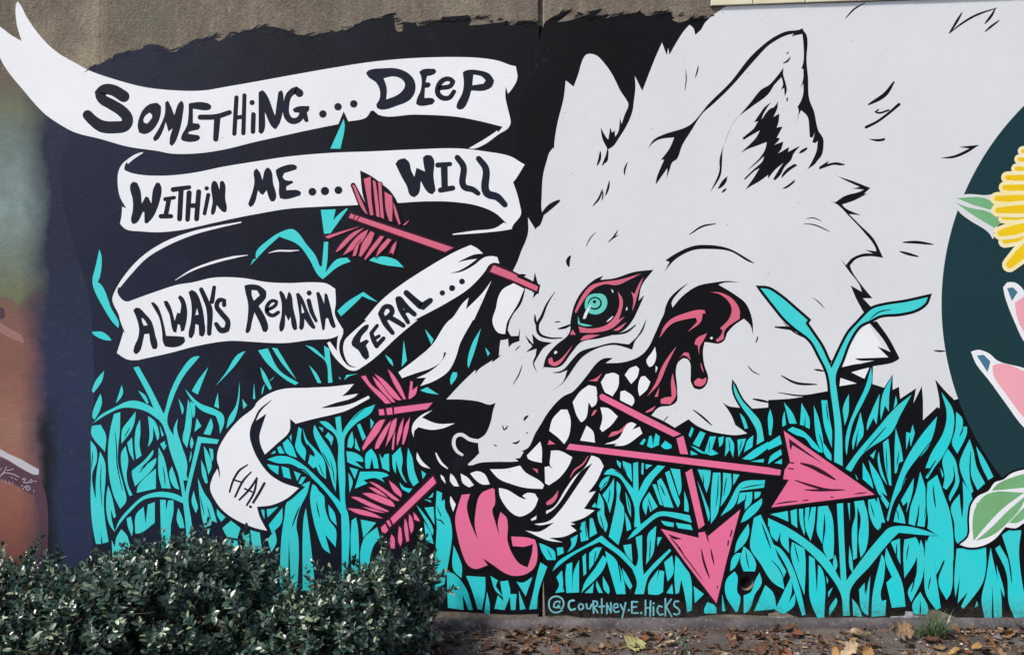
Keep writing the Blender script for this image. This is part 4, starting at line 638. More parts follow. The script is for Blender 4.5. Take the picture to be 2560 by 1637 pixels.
ARROWS = """
= painted_arrow:a1 | rose | maroon | pink arrow stuck in the wolf's forehead, feathers beside the WILL ribbon
@5 P x o5 890,505 875,545 1780,865 1855,825
P x o5 2235,990 2408,1060 @6 245,1185 235,1235 0,1130 @5 2200,1050
= fur_tuft > a1 | ink
@H 40,345 80,320 135,325 110,345 180,385 200,388 215,305 240,400 258,460 240,500 195,545 208,495 185,490 243,476 246,436
= quill > a1 | ink
@5 890,240 905,215 930,220 1030,410 1005,330 980,100 1080,150 1200,240 1260,290 1330,400 1385,600 1340,600 1000,520
V 8 935,520 915,565; V 8 975,530 945,575
* feather > a1 | rose | maroon
@5 P o2 905,235 930,240 1050,510 1030,500; P o2 1015,180 1080,160 1085,350 1105,520 1075,520 1050,380; P o2 1100,190 1125,205 1150,380 1165,540 1135,530 1115,350; P o2 1150,210 1180,215 1190,400 1205,555 1175,540 1160,350; P o2 1210,300 1280,340 1285,440 1280,580 1255,575 1225,480; P o2 1290,400 1310,440 1360,600 1345,610 1310,520; 1440,565 1410,610 1380,615
P o3 985,625 680,740 650,720 850,660; P o3 1015,640 900,740 770,860 750,865 800,790 920,680; P o3 1055,655 1020,740 900,850 820,895 900,780 990,690; P o2 985,750 940,900 910,905 930,830; P o3 1115,690 1080,780 990,910 970,900 1000,790 1080,670; P o3 1205,720 1150,800 1030,940 1020,930 1080,830 1170,715; P o3 1275,750 1230,810 1130,910 1160,830 1240,740; P o3 1325,765 1310,830 1290,890 1275,870 1255,880 1290,800
= painted_arrow:a2 | pink | maroon | feathered pink arrow end just left of the wolf's nose
@9 P x o4 1300,820 1660,775 1610,835 1300,880; P x o3 1155,840 1200,835 1210,890 1160,895; P x o3 1225,830 1280,820 1285,885 1235,890
* feather > a2 | pink | maroon
@9 P o3 990,530 1030,520 1080,600 1200,700 1270,780 1220,785 1060,620; P o2 1100,530 1200,620 1310,770 1280,770 1130,600; P o2 1115,505 1190,550 1280,640 1370,750 1330,750 1180,590; P o3 1240,460 1290,510 1360,620 1410,740 1390,745 1300,600; P o3 1455,570 1475,580 1470,660 1520,620 1500,700 1450,740 1435,735
P o3 1215,935 1150,1060 1010,1225 1000,1200 1060,1080 1170,940; P o3 1275,940 1220,1080 1150,1205 1120,1210 1125,1170 1220,1000; P o2 1325,920 1310,1020 1220,1190 1250,1060 1290,940; P o2 1312,1040 1295,1220 1278,1215 1290,1100; P o2 1390,915 1370,1060 1330,1180 1325,1160 1350,1000; P o2 1450,910 1430,1040 1390,1170 1375,1160 1400,1000
= painted_arrow:a3 | pink | maroon | feathered pink arrow end below the wolf's chin, half behind the shrub
@B P x o5 1665,715 1695,775 1290,1165 1265,1110; P o3 1225,1140 1250,1122 1275,1175 1258,1192; P o3 1175,1195 1215,1160 1245,1220 1215,1250 1185,1235
* feather > a3 | pink | maroon
@B P o3 1250,755 1300,790 1370,880 1365,910 1300,860; P o3 1065,765 1110,775 1260,870 1350,940 1330,945 1200,860; P o2 1060,820 1100,820 1230,905 1250,930 1150,880; P o3 1000,875 1060,870 1200,910 1290,960 1305,1000 1270,995 1100,930; P o3 895,910 930,905 1100,970 1250,1040 1240,1050 1100,1010; P o2 1000,1000 1100,1020 1220,1060 1100,1040; P o3 860,1015 950,1020 1100,1060 1195,1110 1100,1095 960,1065
P o4 1275,1260 1300,1290 1305,1390 1270,1390 1260,1330; P o4 1345,1185 1365,1200 1375,1320 1360,1370 1340,1330; P o4 1400,1110 1420,1150 1440,1320 1415,1330 1395,1200; P o4 1440,1070 1460,1090 1480,1210 1460,1250 1440,1180; P o3 1480,1050 1530,1110 1540,1140 1490,1120
= painted_arrow:a4 | pink | ink | snapped pink arrow from the wolf's mouth with its head pointing down
@10 P x o6 820,710 845,690 1200,870 1600,1075 1540,1105 1200,940 830,745
P x o6 1545,1110 1610,1085 1655,1260 1580,1255
@C P x o6 1630,680 1690,640 1810,1170 1755,1210
= arrowhead > a4 | pink | ink
@14 P x o8 1310,425 1645,505 1640,460 1700,450 1725,490 2010,255 1890,700 1800,1080 1540,740
* arrowhead_line > a4 | maroon
@14 1370,470 1500,515 1420,515 1400,500; T 14 1390,500 1470,590 1530,690; T 20 1665,600 1690,720 1740,860; T 16 1750,600 1765,680 1780,740; V 12 1935,440 1922,490; V 12 1905,530 1900,570; V 10 1810,930 1805,945; V 1700,455,6 1720,500,14 1730,545,4; T 10 1460,590 1560,720 1680,880
= painted_arrow:a5 | pink | ink | long pink arrow from the wolf's mouth with its head pointing right
@C P x o7 510,460 540,408 2408,630 @D 125,655 110,705 @C 2408,695
= arrowhead:h5 > a5 | pink | ink
@D P x o9 145,285 1000,885 30,1005 195,745 140,740 155,650 205,580
* arrowhead_line > a5 | maroon
@D 195,360 520,600 225,420 215,470 205,450; T 40 300,590 400,620 520,680 630,745; T 24 250,750 400,800 560,840 720,840; T 20 340,840 450,845 720,840; T 14 65,975 150,960 280,945; T 12 310,945 360,938 380,935; T 12 800,880 870,872 930,865; V 12 155,580 240,590; V 12 190,640 235,645; V 10 590,910 610,908
"""

FLOWERS = """
= painted_disc:disc | petrol | | dark petrol blue disc with flowers at the right edge
@Z DISC
= leaf:leafa > disc | fur
@K 730,808 920,815 1000,795 1000,900 1000,1000 990,1150 960,1190 930,1140 750,1020 672,955 640,875 640,835
* leaf_half > disc | leafgreen
@K 650,840 880,838 1000,895 940,940 800,900; 645,880 750,920 940,965 1035,1055 975,1095 800,990
* petal > disc | yellow | cream
@K V o8 1219,440,32.4 1330,448.4,50.4 1600,470,60; V o8 1189,510,32.4 1308.4,518.4,50.4 1600,540,60; V o8 1164,590,36 1290.4,598.4,56 1600,620,60; V o9 1084,665,41.76 1232.8,672,64.96 1600,690,60; V o9 1064,750,43.2 1218.4,757,67.2 1600,775,60; V o10 994,845,41.76 1168,845,64.96 1600,845,60; V o10 1054,1010,28.8 1211.2,1008.6,44.8 1600,1005,50; V o10 1004,945,46.8 1175.2,936.6,72.8 1600,915,60; V o10 1064,1210,43.2 1162.4,1182,67.2 1400,1110,60; V o10 1029,1140,54 1137.2,1114.8,84 1400,1050,60; V o10 1104,1410,61.2 1191.2,1326,95.2 1400,1110,70
* petal_back:pp1 > disc | white
@M 630,140 650,115 690,115 739,160 800,300 800,480 739,420 690,320 640,190
465,470 500,460 560,480 600,515 739,555 900,640 900,980 739,860 640,730 560,620 490,530
* petal_tip > disc | slate
@M 650,145 680,140 705,165 675,210; 495,490 530,485 565,520 550,575
* petal > disc | salmon
@M 690,220 739,185 800,300 800,420 739,370 700,290; 575,540 620,530 739,570 900,660 900,950 739,810 640,680 580,590
= leaf:leafb > disc | white | black
@D P o5 2408,650 2280,690 2210,745 2130,770 2070,850 1970,900 1910,980 1890,1100 1880,1280 1800,1355 1880,1380 2000,1370 2120,1310 2230,1190 2330,1200 2408,1150 2700,1100 2700,600
* leaf_half > disc | leafgreen
@D 2100,850 2150,790 2290,725 2408,690 2700,640 2700,790 2408,820; 2060,880 2408,865 2200,1020 2020,1210 1930,1320 1920,1150 1950,1000; 2408,905 2408,940 2230,1170 2100,1270 1950,1320 2100,1190 2250,1040; 2408,1000 2408,1110 2340,1150 2260,1150; 2440,990 2700,820 2700,1060 2440,1105
= signature_panel:sig | black | | small black panel with the artist's handle in pale blue letters
@14 300,1000 1500,1010 1520,1205 1250,1218 700,1212 450,1180 295,1188
* letter > sig | mint
@14 V 14 440,1140 400,1160 350,1150 325,1100 335,1045 385,1018 440,1040 455,1090 440,1125 415,1120 420,1060 380,1070 365,1110 395,1120 418,1085
V 17 545,1055 510,1060 497,1100 515,1140 555,1130
V 14 600,1082 625,1095 625,1125 600,1137 585,1115 598,1082
V 15 655,1085 660,1125 685,1130 700,1090
V 15 718,1165 715,1060 & V 14 715,1060 750,1065 748,1100 720,1112 755,1160
V 14 790,1040 790,1165 & V 14 765,1110 815,1105
V 14 835,1170 835,1080 & V 14 835,1085 872,1160 & V 14 872,1160 870,1075
V 14 895,1122 935,1112 925,1082 900,1092 895,1140 915,1158 940,1150
V 14 955,1090 975,1135 & V 14 1000,1075 985,1140 968,1215
V 1028,1140,20
V 14 1105,1068 1055,1065 & V 15 1055,1065 1055,1165 & V 14 1055,1165 1110,1165 & V 14 1055,1115 1095,1110
V 1137,1165,22
V 15 1175,1055 1175,1185 & V 15 1220,1060 1215,1190 & V 14 1175,1120 1215,1120
V 14 1245,1110 1245,1185 & V 1247,1080,18
V 15 1320,1110 1290,1102 1278,1145 1300,1183 1330,1175
V 15 1350,1040 1350,1190 & V 14 1400,1045 1355,1110 & V 14 1358,1110 1405,1195
V 15 1465,1062 1435,1062 1425,1095 1465,1130 1475,1160 1450,1180 1425,1172
= paint_scrap:scr | offwhite | | worn white and mint paint scraps along the foot of the wall
@15 60,1195 120,1200 215,1215 220,1240 120,1230; 770,1215 1060,1225 1080,1195 1200,1190 1210,1150 1270,1155 1280,1185 1350,1195 1200,1245 960,1245 780,1235; 1680,1240 1860,1260 1840,1290 1720,1280; 1900,1250 2200,1235 2100,1250
"""
# ------------------------------------------------------------------ the wall
wall = add_obj('concrete_wall', None, label='long concrete wall painted with a snarling white wolf mural', category='wall', kind='thing')
wall.empty_display_size = 0.3
WX0, WX1, WTOP = (-900 - X0) * S, (3460 - X0) * S, (Z0 + 420) * S
SEAM0, SEAM1 = (1347 - X0) * S, (1357 - X0) * S
def wall_panel(x0, x1, hole, ch=0.006, thick=0.3):
    """slab with chamfered upright edges and an optional round weep hole in its front"""
    zb, zt = -0.25, WTOP
    loop = [(x0 + ch, zb), (x1 - ch, zb), (x1 - ch, zt), (x0 + ch, zt)]
    v = [(x, 0.0, z) for x, z in loop]
    f = []
    loops = [[Vector((x, z, 0)) for x, z in loop]]
    n = 0
    if hole:
        hl = hole_loop(); n = len(hl)
        hz = [((p[0] - X0) * S, (Z0 - p[1]) * S) for p in hl]
        v += [(x, 0.0, z) for x, z in hz]; loops.append([Vector((x, z, 0)) for x, z in hz])
    for t in tessellate_polygon(loops):
        a, b, c = (Vector(v[i]) for i in t)
        f.append(tuple(t) if (b - a).cross(c - a).y < 0 else tuple(reversed(t)))
    if n:
        o = len(v); v += [(x, 0.16, z) for x, z in hz]
        for i in range(n): f.append((4 + i, 4 + (i + 1) % n, o + (i + 1) % n, o + i))
        f.append(tuple(range(o, o + n)))
    o = len(v)
    ring = [(x0 + ch, 0.0), (x0, ch), (x0, thick), (x1, thick), (x1, ch), (x1 - ch, 0.0)]
    for z in (zb, zt): v += [(x, y, z) for x, y in ring]
    for i in range(5): f.append((o + i, o + i + 1, o + 6 + i + 1, o + 6 + i))
    f.append(tuple(o + 6 + i for i in range(6))); f.append(tuple(o + i for i in range(6)))
    return v, f
for x0, x1, hl in ((WX0, SEAM0, False), (SEAM1, WX1, True)):
    v, f = wall_panel(x0, x1, hl)
    add_obj('panel', mesh_from('panel', v, f, MAT['concrete']), wall)
# the painted back of the joint
v, f = box_geo(SEAM0 - 0.0005, SEAM1 + 0.0005, 0.02, 0.06, 0.0, (Z0 - 62) * S)
add_obj('joint_filler', mesh_from('joint_filler', *box_geo(SEAM0 - 0.0005, SEAM1 + 0.0005, 0.022, 0.06, (Z0 - 62) * S, WTOP), MAT['concrete']), wall)
add_obj('joint_filler', mesh_from('joint_filler', v, f, MAT['black']), wall)

disc_pts = []
for i in range(41):
    a = R(180 - 62 + 124 * i / 40.0)
    disc_pts.append('%.1f,%.1f' % (3050 + 697 * math.cos(a), 760 - 697 * math.sin(a)))
disc_line = ' '.join(disc_pts)
for art in (ART_BACK, GRASS, RIBBONS, WOLF, ARROWS, FLOWERS.replace('DISC', disc_line)):
    paint_block(art, wall)

# dry-brush marks along the ragged upper edge of the dark ground
TOP_EDGE = [(222, 172), (280, 148), (372, 116), (435, 124), (508, 96), (600, 82), (660, 68), (756, 90), (860, 77), (916, 50), (983, 36), (1006, 60), (1040, 60), (1100, 52), (1172, 42), (1270, 55), (1340, 56)]
TOP_EDGE2 = [(1362, 58), (1410, 30), (1470, 40), (1540, 38), (1600, 32), (1680, 34), (1740, 46), (1785, 40)]
rb = random.Random(4)
for edge, key in ((TOP_EDGE, 'dark_background'), (TOP_EDGE2, 'bg2')):
    buf = Buf()
    for (ax, ay), (bx, by) in zip(edge[:-1], edge[1:]):
        for _ in range(int((bx - ax) / 9) + 1):
            q = rb.random(); x = ax + (bx - ax) * q; y = ay + (by - ay) * q
            L = rb.uniform(10, 42); a = math.radians(rb.gauss(-22, 14)); w = rb.uniform(1.2, 5.5); y += rb.uniform(-4, 5)
            p = [(x - math.cos(a) * L / 2, y - math.sin(a) * L / 2, 0), (x, y + rb.uniform(-2, 2), w), (x + math.cos(a) * L / 2, y + math.sin(a) * L / 2, 0)]
            buf.add(*stroke_geo(p, False), 0)
    o = buf.build('brush_mark', [PARTS[key].data.materials[0]], PARTS[key], {'kind': 'stuff'})

# ------------------------------------------------------------------ footing under the paint
def at(px, py, d):
    """point that lies d metres in front of the wall, seen over traced unit (px, py)"""
    f = (CAM_D - d) / CAM_D
    return Vector(((px - X0) * S * f, -d, cam.location.z - (py - 818.5) * S * f))
nx = 220; v = []; f = []
prof = [(0.0, 0.026), (-0.014, 0.027), (-0.034, 0.018), (-0.044, -0.002), (-0.050, -0.12)]
for i in range(nx + 1):
    x = WX0 + (WX1 - WX0) * i / nx
    for j, (y, z) in enumerate(prof):
        q = noise.noise(Vector((x * 5, j * 3.1, 0))) * 0.007 + noise.noise(Vector((x * 17, j * 5.1, 4))) * 0.004
        v.append((x, y + (q if j else 0) - (0.0 if j else -0.01), z + (q * 0.8 if j < 4 else 0)))
m = len(prof)
for i in range(nx):
    for j in range(m - 1):
        a = i * m + j; f.append((a, a + m, a + m + 1, a + 1))
add_obj('footing', mesh_from('footing', v, [tuple(reversed(q)) for q in f], MAT['footing'], True), wall)
# ------------------------------------------------------------------ cream blocks along the top right
course = add_obj('block_course', None, label='cream glazed block course above the wolf at the top right', category='blocks')
course.location = ((2300 - X0) * S, -0.006, (Z0 - 5) * S)
edges = [1775, 1881, 2011, 2141] + [2141 + 130 * k for k in range(1, 11)]
def slope(px): return 17.5 - (px - 1775) * 0.0335
def block_mesh(a, b, lo, hi, y0, y1, mat, bev=0.0025):
    v = []
    for (yy, ins) in ((y1, 0.0), (y0 + bev, 0.0), (y0, bev)):
        for px, up in ((a, 0), (b, 0), (b, 1), (a, 1)):
            x = (px - X0) * S + (ins if px == a else -ins)
            z = (Z0 - slope(px)) * S + (lo if not up else hi) + (ins if not up else -ins)
            v.append((x - course.location.x, yy - course.location.y, z - course.location.z))
    f = []
    for r in range(2):
        for i in range(4):
            j = (i + 1) % 4; f.append((r * 4 + i, r * 4 + j, r * 4 + 4 + j, r * 4 + 4 + i))
    f.append((8, 9, 10, 11))
    me = mesh_from('block', v, f, mat); return me
for row in range(2):
    sh = 0 if row == 0 else 62
    for a, b in zip(edges[:-1], edges[1:]):
        add_obj('block', block_mesh(a + 1.3 + sh, b - 1.3 + sh, row * 0.103, row * 0.103 + 0.1, -0.014 - 0.001 * random.random(), 0.0, MAT['block']), course)
add_obj('mortar', block_mesh(1775, edges[-1] + 60, -0.0015, 0.21, -0.0105, 0.0, MAT['concrete']), course)

# ------------------------------------------------------------------ ground
def ground_material():
    t = NT('dirty_asphalt'); v = t.coord()
    big = t.noise(v, 2.2, 6, 0.65)
    base = t.ramp(big, [(0.3, lin((58, 51, 46))), (0.5, lin((90, 82, 78))), (0.68, lin((114, 106, 103)))])
    base = t.mix(t.rng(t.noise(v, 7, 5, 0.7), 0.5, 0.75, 0, 0.8), base, lin((84, 62, 46)))
    sp = t.noise(v, 160, 3, 0.8)
    base = t.mix(t.rng(sp, 0.6, 0.8, 0, 0.6), base, lin((140, 131, 124)))
    base = t.mix(t.rng(sp, 0.4, 0.28), base, lin((40, 36, 34)))
    t.bump(t.noise(v, 110, 5, 0.8), 0.8, 0.012)
    return t.done(base, 0.9, 0.25)
GROUND_Z = -0.03
def ground_h(x, y):
    near = max(0.0, 1 - abs(y) / 3.0)
    return GROUND_Z + near * (noise.noise(Vector((x * 2.3, y * 2.3, 0))) * 0.010 + noise.noise(Vector((x * 9, y * 9, 3))) * 0.005) + max(0, 0.016 * (1 - abs(y + 0.06) / 0.16))
gx = [-600, -120, -30, -9] + [-5 + 10 * i / 260 for i in range(261)] + [9, 30, 120, 600]
gy = [-600, -120, -30, -9, -4.5] + [-3 + 3.4 * i / 110 for i in range(111)] + [3, 30, 600]
v = [(x, y, ground_h(x, y)) for x in gx for y in gy]; n = len(gy)
f = [(i * n + j, (i + 1) * n + j, (i + 1) * n + j + 1, i * n + j + 1) for i in range(len(gx) - 1) for j in range(n - 1)]
add_obj('ground', mesh_from('ground', v, f, ground_material(), True), kind='structure')

# ------------------------------------------------------------------ shrubs
def leaf_material(name, a, b, c):
    t = NT(name)
    g = t.new('ShaderNodeNewGeometry'); oi = t.new('ShaderNodeObjectInfo')
    r = t.math('FRACT', t.math('ADD', g.outputs['Random Per Island'], oi.outputs['Random']))
    col = t.ramp(r, [(0.0, lin(a)), (0.5, lin(b)), (0.8, lin(b)), (1.0, lin(c))])
    t.b.inputs['Coat Weight'].default_value = 0.0
    t.put(t.b.inputs['Subsurface Weight'], 0.0)
    return t.done(col, t.rng(r, 0, 1, 0.28, 0.46), 0.8)
MAT['leaf'] = leaf_material('glossy_shrub_leaf', (26, 44, 36), (54, 80, 68), (150, 160, 126))
t = NT('shrub_twig'); MAT['twig'] = t.done(lin((78, 66, 46)), 0.8, 0.2)

LEAF_V = [(0, 0, 0), (0.30, 0.23, 0.05), (0.30, 0, 0), (0.30, -0.23, 0.05), (0.68, 0.22, 0.04), (0.68, 0, -0.03), (0.68, -0.22, 0.04), (1.0, 0, -0.10)]
LEAF_F = [(0, 2, 1), (0, 3, 2), (1, 2, 5, 4), (2, 3, 6, 5), (4, 5, 7), (5, 6, 7)]
leaf_np = np.array(LEAF_V)
leaf_mesh = mesh_from('leaf', LEAF_V, LEAF_F, MAT['leaf'], True)

def build_shrub(label, blobs, n_shoots, seed, base_px, group):
    rnd = random.Random(seed)
    leaves = []; tubes = []
    base = at(base_px, 1620, 0.5); base.z = GROUND_Z
    wsum = [b[3] * b[5] for b in blobs]
    for s in range(n_shoots):
        bl = rnd.choices(blobs, wsum)[0]
        c = at(bl[0], bl[1], bl[2]); rad = Vector((bl[3], bl[4], bl[5]))
        for _ in range(20):
            n_ = Vector((rnd.gauss(0, 1), rnd.gauss(0, 1), rnd.gauss(0.25, 1))).normalized()
            if n_.z > -0.75 and n_.y < 0.75: break
        inner = s % 5 == 0
        k = rnd.uniform(0.45, 0.8) if inner else rnd.uniform(0.80, 0.98) + 0.30 * noise.noise(n_ * 2.6 + Vector((bl[0], 0, seed)))
        p = c + Vector((n_.x * rad.x, n_.y * rad.y, n_.z * rad.z)) * k
        p.y = min(p.y, -0.05); p.z = max(p.z, 0.0)
        d = (n_ * 0.55 + Vector((rnd.gauss(0, .3), rnd.gauss(0, .3), 0.75 + rnd.gauss(0, .25)))).normalized()
        L = rnd.uniform(0.05, 0.115) * (1.6 if rnd.random() < 0.12 else 1)
        bend = Vector((rnd.gauss(0, .25), rnd.gauss(0, .25), 0.1))
        q = p.copy(); pts = [p - d * 0.04, p]; nodes = int(L / 0.0155) + 2
        side = d.orthogonal().normalized(); side.rotate(Matrix.Rotation(rnd.uniform(0, 6.28), 3, d))
        dd = d.copy()
        for i in range(nodes):
            dd = (dd + bend * 0.06).normalized(); q = q + dd * 0.0155
            if i % 3 == 2: pts.append(q.copy())
            side.rotate(Matrix.Rotation(R(90 + rnd.gauss(0, 18)), 3, dd))
            side = (side - dd * side.dot(dd)).normalized()
            taper = 1.0 if i < nodes - 2 else 0.75
            for sg in (-1, 1):
                a = R(rnd.gauss(52, 13) * (1.0 if i < nodes - 1 else 0.45))
                ax = (dd * math.cos(a) + side * sg * math.sin(a)).normalized()
                up = (dd * math.sin(a) - side * sg * math.cos(a)); up = (up + Vector((rnd.gauss(0, .25), rnd.gauss(0, .25), rnd.gauss(0.15, .2))))
                up = (up - ax * up.dot(ax)).normalized(); w = up.cross(ax)
                ln = rnd.uniform(0.027, 0.048) * taper
                leaves.append((q.copy(), ax, w, up, ln))
        pts.append(q); tubes.append((pts, 0.0012))
    # woody limbs from the base to the clumps, and a few long bare shoots
    for bl in blobs:
        for _ in range(5):
            c = at(bl[0], bl[1], bl[2]) + Vector((rnd.gauss(0, .5) * bl[3], rnd.gauss(0, .5) * bl[4], rnd.uniform(-.2, .7) * bl[5]))
            r0 = base + Vector((rnd.gauss(0, .12) + (c.x - base.x) * 0.5, rnd.gauss(0, .06), 0))
            tubes.append(([r0, r0.lerp(c, 0.5) + Vector((rnd.gauss(0, .03), rnd.gauss(0, .03), 0.03)), c], 0.006))
    for _ in range(6):
        bl = rnd.choice(blobs); c = at(bl[0], bl[1], bl[2]); a = rnd.uniform(-1.2, 1.2)
        r0 = c + Vector((math.sin(a) * bl[3] * 0.6, -bl[4] * 0.95, rnd.uniform(-.3, .5) * bl[5]))
        tubes.append(([r0, r0 + Vector((rnd.uniform(-.12, .12), -0.02, 0.05)), r0 + Vector((rnd.uniform(-.2, .2), -0.03, rnd.uniform(0.0, .12)))], 0.0013))
    root = add_obj('shrub', None, label=label, category='shrub', group=group); root.location = base
    leaves.sort(key=lambda l: l[0].y + 0.25 * abs(l[0].z - 0.35))
    N_OBJ = 220
    for (q, ax, w, up, ln) in leaves[:N_OBJ]:
        o = add_obj('leaf', leaf_mesh, root)
        Mx = Matrix(((ax.x, w.x, up.x), (ax.y, w.y, up.y), (ax.z, w.z, up.z))).to_4x4()
        o.matrix_local = Matrix.Translation(q - base) @ Mx @ Matrix.Scale(ln, 4)
    rest = leaves[N_OBJ:]
    V = np.zeros((len(rest) * 8, 3)); F = []
    for i, (q, ax, w, up, ln) in enumerate(rest):
        B = np.array((ax, w, up)) * ln
        V[i * 8:i * 8 + 8] = leaf_np @ B + np.array(q - base)
        F += [tuple(x + i * 8 for x in ff) for ff in LEAF_F]
    add_obj('foliage', mesh_from('foliage', V.tolist(), F, MAT['leaf'], True), root, kind='stuff')
    tv = []; tf = []
    for pts, r in tubes:
        for i, p in enumerate(pts):
            dd = (pts[min(i + 1, len(pts) - 1)] - pts[max(i - 1, 0)]).normalized(); s1 = dd.orthogonal().normalized(); s2 = dd.cross(s1)
            rr = r * (1 - 0.5 * i / len(pts))
            for k in range(4):
                a = k * math.pi / 2; tv.append(tuple(p - base + (s1 * math.cos(a) + s2 * math.sin(a)) * rr))
            if i:
                o_ = len(tv) - 8
                for k in range(4): tf.append((o_ + k, o_ + (k + 1) % 4, o_ + 4 + (k + 1) % 4, o_ + 4 + k))
    add_obj('branches', mesh_from('branches', tv, tf, MAT['twig'], True), root, kind='stuff')
    return root
SG = 'glossy evergreen shrubs in front of the wall'
build_shrub('evergreen shrub at the far left, in front of the faded brown mural', [(-330, 1590, .5, .42, .32, .22), (-120, 1590, .5, .38, .32, .21), (45, 1575, .5, .2, .32, .235), (170, 1600, .55, .24, .3, .20)], 760, 3, -60, SG)
build_shrub('widest evergreen shrub, in front of the turquoise grass left of the HA! ribbon', [(240, 1580, .55, .2, .3, .215), (330, 1570, .52, .22, .3, .24), (430, 1552, .5, .23, .3, .265), (530, 1555, .46, .2, .28, .265), (620, 1575, .46, .17, .26, .245), (690, 1625, .5, .14, .24, .19)], 880, 5, 470, SG)
build_shrub('evergreen shrub at the right end, below the pink arrow feathers', [(790, 1625, .66, .17, .18, .15), (885, 1600, .62, .18, .2, .20), (965, 1570, .45, .13, .17, .24), (1040, 1505, .22, .06, .08, .22), (1000, 1640, .5, .10, .12, .13)], 560, 11, 890, SG)

# ------------------------------------------------------------------ fallen leaves, twigs, gravel, tufts
def litter_mat(name, a, b):
    t = NT(name); v = t.coord()
    oi = t.new('ShaderNodeObjectInfo')
    col = t.mix(t.rng(t.noise(v, 3.5, 5, 0.7), 0.35, 0.65), lin(a), lin(b))
    col = t.mix(t.math('MULTIPLY', oi.outputs['Random'], 0.35), col, lin((60, 44, 32)))
    t.bump(t.noise(v, 8, 4), 0.4, 0.05)
    return t.done(col, 0.75, 0.25)
LIT = [('tan', litter_mat('tan_dry_leaf', (150, 122, 94), (118, 92, 70))), ('brown', litter_mat('brown_dry_leaf', (98, 70, 52), (76, 54, 42))),
       ('russet', litter_mat('russet_dry_leaf', (136, 84, 58), (104, 66, 48))), ('pale', litter_mat('pale_dry_leaf', (186, 166, 138), (150, 130, 106))),
       ('dark', litter_mat('dark_dry_leaf', (66, 52, 44), (84, 64, 52))), ('golden', litter_mat('golden_dry_leaf', (186, 146, 92), (146, 108, 68)))]
MAT['yellowgreen'] = litter_mat('yellow_green_leaf', (178, 172, 116), (150, 146, 96))
def dry_leaf_mesh(kind, seed):
    """curled leaf blade: a toothed or lobed outline, lifted edges, a midrib fold"""
    r = random.Random(seed); n = 14; v = []; f = []
    for i in range(n + 1):
        t_ = i / n
        if kind == 'oval': w = 0.30 * math.sin(math.pi * t_ ** 0.9) ** 0.8
        elif kind == 'lobed': w = (0.12 + 0.26 * abs(math.sin(3.3 * math.pi * t_))) * math.sin(math.pi * min(1, t_ * 0.94 + 0.03)) ** 0.5
        else: w = 0.42 * math.sin(math.pi * t_ ** 0.7) ** 0.7 * (1 + 0.28 * math.cos(i * 2.4))
        w *= r.uniform(0.86, 1.12)
        lift = 0.30 * (t_ - 0.5) ** 2 * r.uniform(0.6, 1.3)
        for s in (-1, -0.5, 0, 0.5, 1):
            v.append((t_ - 0.5 + 0.03 * abs(s) * r.uniform(-1, 1), w * s, lift + (0.16 * s * s + 0.04 * s) * (0.6 + 0.5 * math.sin(t_ * 5 + seed)) + r.uniform(-.012, .012)))
    for i in range(n):
        for j in range(4):
            a = i * 5 + j; f.append((a, a + 5, a + 6, a + 1))
    st = len(v)
    for p in ((-0.5, 0.012, 0.06), (-0.5, -0.012, 0.06), (-0.78, 0.012, 0.01), (-0.78, -0.012, 0.01)): v.append(p)
    f.append((st, st + 1, st + 3, st + 2))
    return v, f
LEAF_MESH = {}
for ci, (cn, m_) in enumerate(LIT):
    for ki, kd in enumerate(('oval', 'lobed', 'maple')):
        v, f = dry_leaf_mesh(kd, ci * 3 + ki + 1); LEAF_MESH[cn, ki] = mesh_from('fallen_leaf', v, f, m_, True)
rl = random.Random(21)
LOOK = {'tan': 'tan', 'brown': 'mid brown', 'russet': 'russet', 'pale': 'pale bleached', 'dark': 'dark rotted', 'golden': 'golden'}
SPOTS = [(1000, 'beside the shrub'), (1110, 'near the shrub'), (1200, 'below the turquoise blades'), (1290, 'below the curled tongue'), (1345, 'just left of the joint'), (1400, 'just right of the joint'), (1470, 'below the panel start'), (1580, 'below the panel middle'),
         (1690, 'below the panel end'), (1790, 'under the arrowhead'), (1870, 'left of the weep hole'), (1930, 'below the weep hole'), (2000, 'right of the weep hole'), (2060, 'left of the forked stem'), (2140, 'below the forked stem'),
         (2230, 'left of the tan leaf'), (2330, 'left of the tuft'), (2430, 'right of the tuft'), (2530, 'below the green leaf'), (9999, 'at the far right')]
def leaf_label(px, d, cn, size, ki):
    sz = 'small' if size < .05 else ('medium' if size < .07 else ('large' if size < .085 else 'largest'))
    where = next(w for lim, w in SPOTS if px < lim)
    return '%s %s %s leaf %s, %s' % (sz, LOOK[cn], ('oval', 'lobed', 'jagged')[ki], where, 'against the wall' if d < .15 else ('near the wall' if d < .24 else ('further out' if d < .36 else 'nearest the viewer')))
def drop_leaf(px, d, cn, size, ki=None, tilt=0.35):
    p = at(px, 818.5, d); ki = rl.randrange(3) if ki is None else ki
    o = add_obj('fallen_leaf', LEAF_MESH[cn, ki], label=leaf_label(px, d, cn, size, ki), category='leaf', group='fallen leaves on the ground')
    o.scale = (size, size, size * rl.uniform(0.7, 1.4))
    o.rotation_euler = (rl.gauss(0, tilt), rl.gauss(0, tilt), rl.uniform(0, 6.28))
    o.location = (p.x, p.y, ground_h(p.x, p.y) + size * 0.06 + 0.004 + rl.random() * 0.012)
    return o
USED = set()
def many(n, px0, px1, d0, d1, names, s0, s1):
    for _ in range(n):
        for _try in range(40):              # no two leaves that read alike in one spot
            q = (rl.uniform(px0, px1), d0 + (d1 - d0) * rl.random(), rl.choice(names), rl.uniform(s0, s1) * 0.9, rl.randrange(3))
            if leaf_label(*q) not in USED: break
        USED.add(leaf_label(*q)); drop_leaf(*q)
